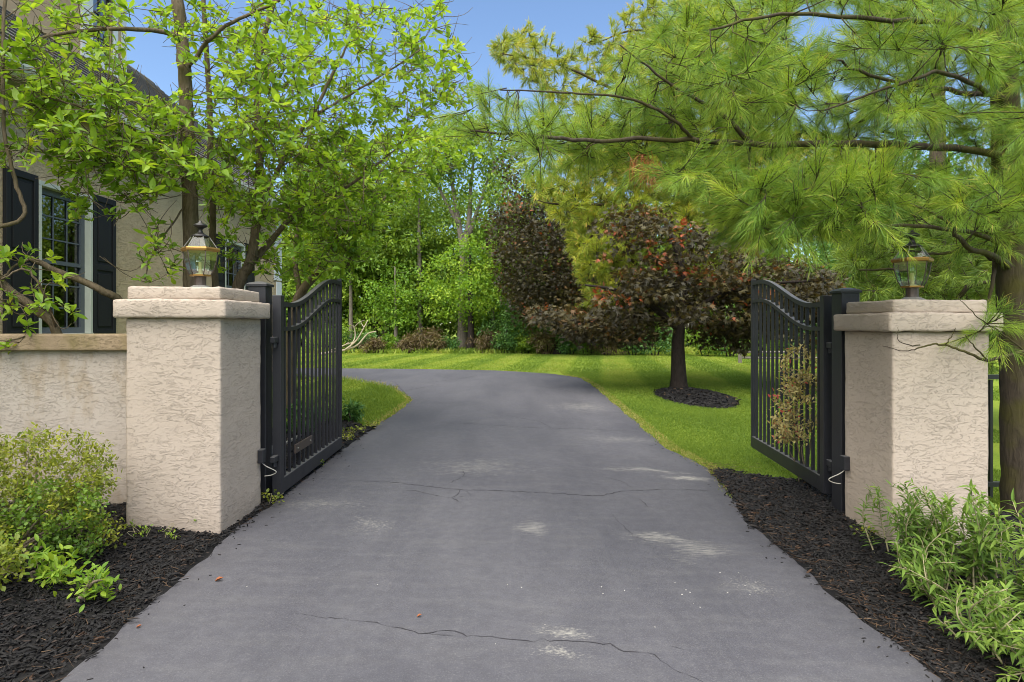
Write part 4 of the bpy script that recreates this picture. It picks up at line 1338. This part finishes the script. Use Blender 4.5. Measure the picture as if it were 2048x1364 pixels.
leafy('copper_maple', (bx[0], 32, 0), [
    (A((1118, 709, 32), (1116, 660, 32), (1112, 560, 32), (1100, 440, 32), (1050, 330, 32)), 0.25, 0.05),
    (A((1116, 650, 32), (1060, 560, 31.5), (1020, 470, 31)), 0.1, 0.03),
], attN, 'farther dark copper maple at the edge of the woods', 'tree', 'copper_leaf', 'dark_bark', MAP, 70, 0.9, 0.6, 0.19, 0.36, 'copper maples', cv=0.17)


def blob(c, r, n):
    return np.asarray(c) + rnd_dir(n) * (rng.random(n) ** 0.4)[:, None] * np.asarray(r)


def wood_tree(px, d, top, low, wid, label, leaf='wood_leaf', n=100, ncl=70, size=0.22, var0=0.5, trunk=0.16, rad=0.85, name='woodland_tree', bark='grey_bark', lean=0, group='trees at the back of the lawn', tpl=DIA):
    """top / low: photo rows of the crown's top and bottom, wid: half width in photo pixels"""
    b = P(px, 650, d); zt = EYE - (top - CY) / F * d; zl = EYE - (low - CY) / F * d; w = wid / F * d
    c = np.array([b[0] + lean * 0.6, d, (zt + zl) / 2])
    att = blob(c, (w, w * 0.8, (zt - zl) / 2), ncl)
    tr = [np.array([b[0], d, -0.05]), np.array([b[0] + 0.05, d, zl * 0.6]), np.array([b[0] + lean * 0.5, d + .1, (zt + zl) / 2]), np.array([b[0] + lean, d, zt - 0.4])]
    return leafy(name, (b[0], d, 0), [(tr, trunk, 0.03)], att, label, 'tree', leaf, bark, tpl, n, rad, 0.6, size, var0, group)


# the tall forked tree against the sky
tall = [
    (A((925, 706, 36), (925, 600, 36), (926, 510, 36), (918, 450, 36), (905, 370, 36), (890, 300, 36)), 0.30, 0.06),
    (A((926, 510, 36), (938, 440, 36), (942, 370, 36), (950, 300, 36)), 0.2, 0.05),
    (A((938, 470, 36), (962, 400, 36), (985, 330, 36)), 0.14, 0.04),
    (A((918, 450, 36), (880, 380, 36), (855, 320, 36)), 0.12, 0.04)]
att = np.concatenate([sample_px([(850, 250), (960, 235), (1040, 300), (1020, 360), (960, 330), (900, 350), (860, 380), (830, 320)], 120, 34.5, 37.5),
                      sample_px([(870, 350), (1000, 350), (990, 460), (960, 470), (900, 480), (880, 420)], 34, 34.5, 37.5)])
leafy('woodland_tree', (P(925, 650, 36)[0], 36, 0), tall, att, 'tall sparse tree with forked grey limbs against the sky', 'tree', 'wood_leaf', 'grey_bark', DIA, 60, 0.85, 0.6, 0.21, 0.52, 'trees at the back of the lawn')
wood_tree(838, 37, 330, 600, 60, 'slim straight tree with a bare grey trunk left of the forked one', n=80, ncl=46, trunk=0.24, size=0.2)
wood_tree(770, 39, 330, 560, 75, 'tall woodland tree behind the slim straight one', n=80, ncl=60, trunk=0.22)
wood_tree(700, 36, 350, 620, 80, 'leafy woodland tree beyond the left gate tip', ncl=60, var0=0.55)
wood_tree(620, 38, 300, 640, 90, 'broad woodland tree beside the house corner', ncl=70, var0=0.5)
wood_tree(760, 41, 290, 560, 95, 'tallest woodland tree at the left behind the magnolias', n=90, ncl=80, var0=0.45)
wood_tree(1015, 42, 330, 600, 50, 'narrow woodland tree right behind the forked tree', n=80, ncl=55, var0=0.45)
wood_tree(870, 40, 400, 620, 70, 'pale woodland tree just behind the forked tree on its left', n=80, ncl=60, var0=0.6)
wood_tree(985, 39, 420, 620, 60, 'pale woodland tree just behind the forked tree on its right', n=80, ncl=50, var0=0.6)
wood_tree(940, 34.2, 480, 655, 100, 'broad bright green spreading tree at the lawn edge', 'bright_leaf', n=90, ncl=95, size=0.16, var0=0.6, trunk=0.28, bark='dark_bark', rad=0.7)
wood_tree(1010, 35, 440, 640, 55, 'yellow green young tree left of the farther copper maple', 'bright_leaf', n=80, ncl=45, size=0.17, var0=0.62)
wood_tree(790, 35, 520, 670, 60, 'small light green tree low at the wood edge', 'bright_leaf', n=80, ncl=45, size=0.16, var0=0.45)
wood_tree(1030, 33.8, 600, 690, 70, 'dark green bush-like tree beneath the farther copper maple', 'deep_leaf', n=80, ncl=45, size=0.15, var0=0.5, trunk=0.1, bark='dark_bark', rad=0.6)
wood_tree(1560, 33, 560, 690, 90, 'dark green tree beyond the right gate leaf', 'deep_leaf', n=80, ncl=55, size=0.18, var0=0.5, bark='dark_bark')
wood_tree(1900, 27, 220, 620, 130, 'tall dark tree far behind the right pillar', 'deep_leaf', n=90, ncl=90, size=0.22, var0=0.55, bark='dark_bark')
wood_tree(1720, 30, 380, 660, 110, 'tall dark tree behind the right gate and pine', 'deep_leaf', n=80, ncl=80, size=0.2, var0=0.5, bark='dark_bark')

# the mass of woods behind
ac, tr = Acc(), Acc()
for i in range(76):
    x = -34 + i * 1.0 + rng.normal(0, 0.8); d = rng.uniform(38, 50)
    h = rng.uniform(7.5, 11.5) * (0.80 if -7 < x < 0.5 else 1.0)
    w = rng.uniform(1.6, 2.8)
    c = blob((x, d, h * 0.5), (w, w, h * 0.5), 64)
    clump_leaves(ac, DIA, c, 60, 1.0, 0.65, 0.30, rng.uniform(0.3, 0.6), vs=0.16)
    tube(tr, np.array([(x, d, -.1), (x + rng.normal(0, .2), d, h * .5), (x + rng.normal(0, .4), d, h * 0.9)]), np.array([.2, .13, .03]), 6)
c = np.stack([rng.uniform(-22, 8, 950), rng.uniform(38, 46, 950), rng.uniform(0.2, 7.6, 950)], -1)
clump_leaves(ac, DIA, c, 60, 0.95, 0.65, 0.26, 0.5, vs=0.16, cv=0.18)
c = np.stack([rng.uniform(-10, 5, 190), rng.uniform(39, 47, 190), rng.uniform(6.5, 10.5, 190)], -1)
clump_leaves(ac, DIA, c, 60, 1.0, 0.6, 0.25, 0.5, vs=0.16, cv=0.18)
wl = tag(ac.build('woodland_foliage', M['wood_leaf']), 'mass of green woods behind the lawn', None, None, 'stuff')
tag(tr.build('woodland_trunk_mass', M['dark_bark'], wl), None, None, None, 'stuff')

# undergrowth band: shrubs one by one
names = [
    (715, 33.5, 'deep_leaf', .9, 'dark rounded shrub just past the left gate tip'), (745, 33, 'brush_leaf', .55, 'tan dry brush clump beside the bleached branch'),
    (775, 34, 'bright_leaf', .7, 'small fresh green shrub right of the tan brush clump'), (812, 33.2, 'brush_leaf', .7, 'reddish brown brush left of the dark trunk'),
    (852, 33.4, 'brush_leaf', .95, 'brown twiggy thicket under the spreading tree'), (895, 33.6, 'deep_leaf', .6, 'low dark green shrub under the spreading tree'),
    (975, 33.2, 'brush_leaf', .8, 'brown brush right of the spreading tree trunk'), (1010, 32.8, 'deep_leaf', .75, 'dark green shrub beside the brown brush'),
    (1050, 32.6, 'wood_leaf', .7, 'mid green shrub at the middle of the lawn edge'), (1095, 32, 'brush_leaf', .8, 'pale straw brush below the farther copper maple'),
    (1140, 31.6, 'deep_leaf', .85, 'dark shrub right of the straw brush'), (1175, 31.2, 'bright_leaf', 1.0, 'bright green shrub between the two copper maples'),
    (1215, 31, 'brush_leaf', 1.0, 'straw coloured vine thicket left of the near maple trunk'), (1265, 31, 'deep_leaf', .9, 'dark green shrub left of the near maple trunk'),
    (1310, 30.6, 'deep_leaf', 1.1, 'dark broad shrub just behind the near maple trunk'), (1410, 30, 'wood_leaf', 1.1, 'green shrub just right of the near maple trunk'),
    (1460, 29.5, 'deep_leaf', 1.2, 'dark shrub near the pale rail fence'), (1530, 29, 'wood_leaf', 1.2, 'green shrub seen through the right gate pickets'),
    (1610, 28, 'deep_leaf', 1.2, 'dark shrub seen beside the right hinge stile'), (655, 33, 'wood_leaf', 1.1, 'green shrub seen through the left gate pickets')]
for px, d, lf, s, lab in names:
    b = P(px, 650, d)
    h = 0.95 * s
    att = blob((b[0], d, h * 0.8), (1.1 * s, 0.7 * s, 0.62 * s), 26)
    limbs = [(np.array([(b[0] + k * .12, d, -.05), (b[0] + k * .3, d, h * .5), (b[0] + k * .55, d, h * .95)]), 0.035, 0.012) for k in (-1, 0, 1)]
    dry = lf == 'brush_leaf'
    leafy('wild_shrub', (b[0], d, 0), limbs, att, lab, 'shrub', lf, 'dark_bark', LAN if dry else DIA, 55, 0.36 * s, 0.75, 0.20 if dry else 0.13, 0.5, 'wild shrubs along the back of the lawn', thick=0.008, tip=0.004)

# bleached dead branch, rail fence
root = thing('dead_branch', P(692, 706, 31), 'bleached bare dead branch lying at the lawn edge', 'branch')
ac = Acc()
for q, r in (([(640, 708), (690, 700), (715, 690), (735, 668), (752, 663)], .07), ([(690, 700), (712, 682), (728, 655), (736, 640)], .05), ([(660, 702), (690, 690), (712, 683)], .05),
             ([(700, 694), (710, 675), (708, 655), (698, 648)], .04), ([(728, 655), (722, 645)], .025), ([(690, 690), (698, 684)], .03), ([(708, 655), (718, 645), (730, 640)], .025)):
    p = smooth_line([P(a, b, 31 + rng.uniform(-.3, .3)) for a, b in q], per=4)
    tube(ac, p, np.linspace(r, r * .35, len(p)), 6)
ac.build('limb', M['dead_wood'], root, True)
fb = P(1480, 728, 24.5)
root = thing('rail_fence', (fb[0], 24.5, 0), 'pale weathered split rail fence beyond the right gate', 'fence')
for k in range(4):
    m = MB(); m.box((k * 2.2 - .06, -.06, -.2), (k * 2.2 + .06, .06, .55), .01); m.build('post', M['old_wood'], root)
    for z in (.2, .43):
        ac = Acc(); tube(ac, np.array([(k * 2.2, .08, z + .02), (k * 2.2 + 1.1, .08, z), (k * 2.2 + 2.25, .08, z + .01)]), np.array([.045, .055, .045]), 6)
        ac.build('rail', M['old_wood'], root, origin=(0, 0, 0))


# ------------------------------------------------------------------ garden plants near the gates
def shrub(name, base, att, label, leaf, tpl, size, per, var0, nlimb=7, bark='twig', cat='shrub', r=0.011, group=None, spread=0.12, run=0.09, vtop=0.0, tip=0.0015):
    root = thing(name, base, label, cat, group)
    base = np.asarray(base, float)
    tr, cr = Acc(), Acc()
    att = np.asarray(att)
    sk = []
    for a in att[rng.choice(len(att), min(nlimb, len(att)), replace=False)]:
        mid = base + (a - base) * 0.5 + [*(rng.normal(0, .05, 2)), .04]
        p = smooth_line([base + [*(rng.normal(0, .03, 2)), -.02], mid, base + (a - base) * 0.8], per=4)
        sk.append((p, np.linspace(r, r * .4, len(p))))
    e, d, paths = grow(tr, sk, att, kid=0.6, thick=0.008, tip=tip, wig=0.12, step=0.06, rmax=0.008, sides=4)
    n = len(e); m = n * per
    ii = np.repeat(np.arange(n), per)
    t = rng.random(m)
    pos = e[ii] - d[ii] * (t * run)[:, None] + rng.normal(0, 0.012 + spread * 0.12, (m, 3))
    dr = d[ii] * 0.8 + rnd_dir(m) * 0.9 + [0, 0, 0.15]
    U = rnd_dir(m) * 0.6 + [0, 0, 0.9]
    zr = (pos[:, 2] - pos[:, 2].min()) / (np.ptp(pos[:, 2]) + 1e-6)
    scatter(cr, tpl, pos, frames(dr, U), rng.uniform(.65, 1.2, m) * size, rng.normal(var0, .14, n)[ii] + rng.normal(0, .14, m) + vtop * (zr - .5))
    tr.build('stem', M[bark], root, True)
    cr.build('foliage', M[leaf], root)
    return root


def gp(px, py, dz=0.0):
    x, y = G(px, py)
    return np.array([x, y, float(gz(x, y)) + dz])


# left shrub: open, olive, twiggy; a denser green one beneath it
att = np.concatenate([sample_px([(-60, 900), (60, 855), (140, 870), (215, 880), (235, 960), (190, 1000), (60, 1010), (-60, 1000)], 210, 3.75, 4.5),
                      sample_px([(-60, 980), (150, 980), (200, 1030), (60, 1080), (-60, 1060)], 70, 3.6, 4.4)])
shrub('garden_shrub', (-3.15, 4.05, 0.05), att, 'open olive shrub with yellow green tips below the garden wall', 'box_leaf', OV, 0.030, 26, 0.55, 12, run=0.10, vtop=0.2)
att = sample_px([(-40, 1030), (90, 960), (200, 990), (215, 1060), (190, 1110), (60, 1130), (-40, 1130)], 150, 3.6, 4.2)
shrub('garden_shrub', (-3.05, 3.85, 0.05), att, 'dense mid green shrub tucked under the olive one', 'wood_leaf', RND, 0.026, 30, 0.30, 9, run=0.08, vtop=0.3)
att = sample_px([(-60, 1070), (40, 1080), (50, 1150), (20, 1180), (-60, 1180)], 40, 3.2, 3.6)
shrub('garden_shrub', (-2.85, 3.4, 0.05), att, 'lime green low shrub at the left photo edge', 'box_leaf', RND, 0.032, 20, 0.5, 6)
att = sample_px([(55, 1100), (110, 1095), (160, 1120), (150, 1170), (90, 1165)], 24, 3.35, 3.6)
shrub('groundcover_plant', (-2.62, 3.5, 0.05), att, 'lime green low plant spreading on the mulch by the shrubs', 'bright_leaf', OV, 0.055, 10, 0.72, 5, cat='plant')
att = sample_px([(150, 1160), (190, 1130), (222, 1150), (215, 1190), (165, 1210)], 20, 3.2, 3.4)
shrub('groundcover_plant', (-2.2, 3.35, 0.05), att, 'lime green sprig farthest right on the left mulch', 'bright_leaf', OV, 0.048, 10, 0.62, 5, cat='plant')
att = sample_px([(185, 1045), (235, 1030), (250, 1050), (215, 1085), (180, 1085)], 18, 3.9, 4.1)
shrub('groundcover_plant', (-2.65, 3.98, 0.06), att, 'yellow green sprig reaching toward the left pillar base', 'box_leaf', OV, 0.034, 14, 0.75, 4, cat='plant')
for k, (px, py, s, lab) in enumerate([(396, 1068, 0.10, 'small green seedling against the left pillar foot'), (282, 1092, .06, 'tiny green weed in the mulch left of the seedling'), (333, 1092, .05, 'tiny lime weed in the mulch between the other two'),
                                  (232, 1010, .13, 'thin yellow green weed in the corner of pillar and wall'), (262, 1078, .05, 'tiny yellow weed nearest the shrubs')]):
    b = gp(px, py, .06)
    att = b + rng.normal(0, 1, (9, 3)) * [s * .5, s * .35, s * .3] + [0, 0, s * .6]
    shrub('seedling', b, att, lab, 'bright_leaf', OV, s * 0.42, 4, 0.75, 3, 'green_stem', 'plant', 0.0025, spread=0.02, run=.02, tip=.001)


# right: upright stems with long narrow leaves
def stem_plant(base, tips, label, size=0.085, var0=0.5, step=0.028):
    root = thing('leafy_perennial', base, label, 'plant', 'leafy perennials by the right pillar')
    tr, cr = Acc(), Acc()
    P_, D_, S_, V_ = [], [], [], []
    base = np.asarray(base, float)
    for tp in tips:
        st = base + [*(rng.normal(0, .07, 2)), 0]
        mid = st + (tp - st) * 0.5 + [*(rng.normal(0, .05, 2)), .03]
        p = smooth_line([st, mid, tp], per=8)
        tube(tr, p, np.linspace(.006, .002, len(p)), 5)
        s = np.concatenate([[0], np.cumsum(np.linalg.norm(np.diff(p, axis=0), axis=1))])
        u = np.arange(s[-1] * rng.uniform(.15, .35), s[-1], step)
        q = np.stack([np.interp(u, s, p[:, i]) for i in range(3)], -1)
        ax = nrm(np.stack([np.interp(u, s, np.gradient(p[:, i])) for i in range(3)], -1))
        for side in (0, 1):
            an = np.arange(len(u)) * 1.57 + side * math.pi + rng.normal(0, .35, len(u))
            a = nrm(np.cross(ax, [0.3, 0.9, 0.2])); b = np.cross(ax, a)
            tt = u / s[-1]
            dr = a * np.cos(an)[:, None] + b * np.sin(an)[:, None] + ax * (0.35 + 0.9 * tt ** 3)[:, None] + [0, 0, -0.05]
            P_.append(q); D_.append(dr); S_.append(size * rng.uniform(.7, 1.15, len(u)) * (1.0 - 0.55 * tt ** 3)); V_.append(np.clip(rng.normal(var0 + 0.25 * tt ** 2 - .1, .12, len(u)), 0, 1))
        # side shoots
        for k in range(3):
            j = rng.integers(len(q) // 3, len(q)) if len(q) > 3 else 0
            dd = nrm(ax[j] + rng.normal(0, .6, 3)); L = rng.uniform(.05, .12)
            tube(tr, np.array([q[j], q[j] + dd * L]), np.array([.0025, .0015]), 4)
            m = 8
            pp = q[j] + dd * (L * np.linspace(.3, 1, m))[:, None]
            P_.append(pp); D_.append(dd * .6 + rnd_dir(m)); S_.append(size * rng.uniform(.45, .8, m)); V_.append(rng.normal(var0 + .12, .12, m))
    P_, D_, S_, V_ = map(np.concatenate, (P_, D_, S_, V_))
    n = len(P_)
    scatter(cr, LAN, P_, frames(D_, np.stack([rng.normal(0, .3, n), rng.normal(0, .3, n), np.ones(n)], -1)), S_ * 1.15, V_)
    tr.build('stem', M['green_stem'], root, True)
    cr.build('foliage', M['lance_leaf'], root)


stem_plant((2.60, 4.15, -.06), [P(1757, 975, 4.2), P(1742, 985, 4.2)], 'single slender leafy stem leaning left at the pillar corner', 0.07, 0.45, .016)
stem_plant((2.62, 3.85, -.06), list(sample_px([(1780, 985), (1800, 958), (1850, 960), (1880, 1010), (1890, 1090), (1790, 1080)], 26, 3.7, 4.1)), 'bushy upright perennial before the left half of the right pillar', 0.078, 0.45, .024)
stem_plant((2.75, 3.6, -.06), list(sample_px([(1880, 1000), (1905, 965), (1960, 965), (2010, 1000), (2020, 1100), (1880, 1100)], 20, 3.3, 3.8)), 'tall perennial with long light leaves before the pillar middle', 0.10, 0.55, .034)
stem_plant((2.45, 3.5, -.06), list(sample_px([(1790, 1090), (1860, 1060), (1900, 1120), (1880, 1180), (1800, 1170)], 16, 3.35, 3.7)), 'low sprawling perennial at the front of the pillar plants', 0.085, 0.5, .032)
stem_plant((2.35, 2.95, -.05), list(sample_px([(1900, 1190), (1960, 1150), (2040, 1170), (2050, 1280), (1960, 1300), (1890, 1260)], 18, 2.75, 3.1)), 'low leafy perennial nearest the driveway at lower right', 0.075, 0.55, .03)
stem_plant((2.80, 3.1, -.05), list(sample_px([(2010, 1040), (2060, 1000), (2120, 1050), (2110, 1180), (2010, 1170)], 18, 2.9, 3.3)), 'tall perennial cut by the right photo edge', 0.09, 0.58, .034)
stem_plant((2.40, 2.62, -.05), list(sample_px([(1990, 1260), (2060, 1200), (2110, 1240), (2100, 1370), (2000, 1360)], 12, 2.45, 2.75)), 'perennial filling the lower right photo corner', 0.075, 0.6, .03)

# dry shrub at the right gate
att = np.concatenate([sample_px([(1545, 800), (1600, 740), (1640, 760), (1640, 840), (1600, 885), (1545, 885)], 85, 5.6, 6.1),
                      sample_px([(1560, 720), (1600, 690), (1625, 690), (1640, 780), (1575, 790)], 26, 5.7, 6.2)])
shrub('dry_shrub', (2.98, 6.05, -.05), att, 'half dry shrub poking through the right gate pickets', 'dry_leaf', OV, 0.042, 20, 0.62, 9, group=None, r=0.008)

# plants behind the left gate
for px, py, d, lf, s, lab in ((600, 800, 8.4, 'deep_leaf', .5, 'dark green clump behind the hinge end of the left gate'), (650, 800, 9.2, 'lance_leaf', .55, 'bright green clump behind the latch end of the left gate'),
                              (704, 828, 9.6, 'deep_leaf', .32, 'small dark green clump just right of the left gate tip'), (570, 760, 11.5, 'wood_leaf', .7, 'green clump far behind the left gate hinge')):
    b = P(px, 650, d); b[2] = 0
    att = blob(b + [0, 0, s * .5], (s * .6, s * .5, s * .42), 40)
    shrub('border_plant', b, att, lab, lf, LAN, 0.11, 16, 0.5, 6, cat='plant', group='plants in the border behind the left gate')
for i, (px, py, lab) in enumerate(((742, 858, 'tiny weed on the left mulch edge nearest the lawn'), (720, 868, 'tiny weed on the left mulch strip past the gate tip'), (700, 874, 'tiny weed beside the left gate tip'), (629, 938, 'green weed under the middle of the left gate'), (690, 888, 'pale weed at the foot of the left latch stile'), (545, 1012, 'pale weed at the foot of the left hinge stile'), (1742, 1088, 'yellow weed at the right pillar foot'))):
    b = gp(px, py, .03)
    att = b + rng.normal(0, 1, (10, 3)) * [.06, .05, .02] + [0, 0, .05]
    shrub('weed', b, att, lab, 'box_leaf', RND, 0.032, 5, 0.62, 3, 'green_stem', 'plant', 0.002, spread=.02, run=.02, tip=.001)

# leaves and petals on the asphalt
def curl_leaf(px, py, s, lab):
    x, y = G(px, py)
    ac = Acc()
    scatter(ac, leaf_template([.05, .3, .34, .2, .0], fold=0.9, curl=-.35), np.zeros((1, 3)), frames(np.array([[1, .4, .0]]), np.array([[0, 0, 1.0]])), [s], [.5])
    o = ac.build('fallen_leaf', M['orange_leaf'], origin=(0, 0, 0)); o.location = (x, y, float(gz(x, y)) + .017)
    tag(o, lab, 'leaf', 'fallen leaves on the driveway')


curl_leaf(430, 1168, .045, 'curled orange leaf on the asphalt near the left mulch')
curl_leaf(834, 1240, .026, 'small rusty leaf above the nearest crack')
curl_leaf(272, 1262, .025, 'small brown leaf at the lower left driveway edge')
for px, py in ((494, 1178), (1015, 1174), (1043, 1180), (1203, 1179), (1206, 1192), (1249, 1186), (1298, 1173), (1350, 1170), (1364, 1194), (1372, 1185), (1380, 1190), (1387, 1212), (1310, 1260), (991, 1294), (755, 1174), (1440, 1150), (1462, 1162), (1477, 1150), (1490, 1176), (1455, 1190), (1500, 1195), (1512, 1170), (1400, 1220), (1090, 1255)):
    x, y = G(px, py)
    m = MB(); r = random.uniform(.0025, .005)
    m.prism([[(q * r * (1 + .3 * math.sin(i * 2.1 + px)) * math.cos(i * 1.047), q * r * math.sin(i * 1.047), z) for i in range(6)] for q, z in ((.8, 0), (1, r * .25), (.6, r * .5))])
    o = m.build('pebble', M['pebble']); o.location = (x, y, float(gz(x, y)) + .0145)
    tag(o, 'tiny white pebble lying on the driveway asphalt', 'pebble', 'white pebbles on the driveway')

# ------------------------------------------------------------------ light, sky, camera
ELEV, AZ = math.radians(57), math.radians(-148)         # veiled sun, behind the camera to the left
sd = Vector((math.sin(AZ) * math.cos(ELEV), math.cos(AZ) * math.cos(ELEV), math.sin(ELEV)))
w = bpy.data.worlds.new('World'); SC.world = w; w.use_nodes = True
nt = w.node_tree; nt.nodes.clear()
sky = nt.nodes.new('ShaderNodeTexSky'); sky.sky_type = 'NISHITA'; sky.sun_disc = False
sky.sun_elevation = ELEV; sky.sun_rotation = AZ
sky.air_density = 1.0; sky.dust_density = 0.25; sky.ozone_density = 3.5
bg = nt.nodes.new('ShaderNodeBackground'); bg.inputs['Strength'].default_value = 0.075
out = nt.nodes.new('ShaderNodeOutputWorld')
nt.links.new(sky.outputs[0], bg.inputs[0]); nt.links.new(bg.outputs[0], out.inputs[0])
sl = bpy.data.lights.new('sun', 'SUN'); sl.energy = 3.8; sl.angle = math.radians(95); sl.color = (1.0, 0.94, 0.82)
so = bpy.data.objects.new('sun', sl); link(so)
so.rotation_euler = (-sd).to_track_quat('-Z', 'Y').to_euler()

cam = bpy.data.cameras.new('camera'); co_ = bpy.data.objects.new('camera', cam); link(co_)
co_.location = (0, 0, EYE); co_.rotation_euler = (math.radians(90), 0, 0)
cam.sensor_width = 36; cam.sensor_fit = 'HORIZONTAL'; cam.lens = 36 * F / 2048
cam.shift_x = (1024 - CX) / 2048; cam.shift_y = -(682 - CY) / 2048
cam.clip_start = 0.05; cam.clip_end = 2000
SC.camera = co_
SC.view_settings.view_transform = 'Standard'; SC.view_settings.look = 'None'
SC.view_settings.exposure = 1.65; SC.view_settings.gamma = 1.0
SC.cycles.use_denoising = True
SC.cycles.pixel_filter_type = 'BLACKMAN_HARRIS'; SC.cycles.filter_width = 1.0
SC.cycles.max_bounces = 8; SC.cycles.diffuse_bounces = 3; SC.cycles.transparent_max_bounces = 12
SC.cycles.sample_clamp_indirect = 6
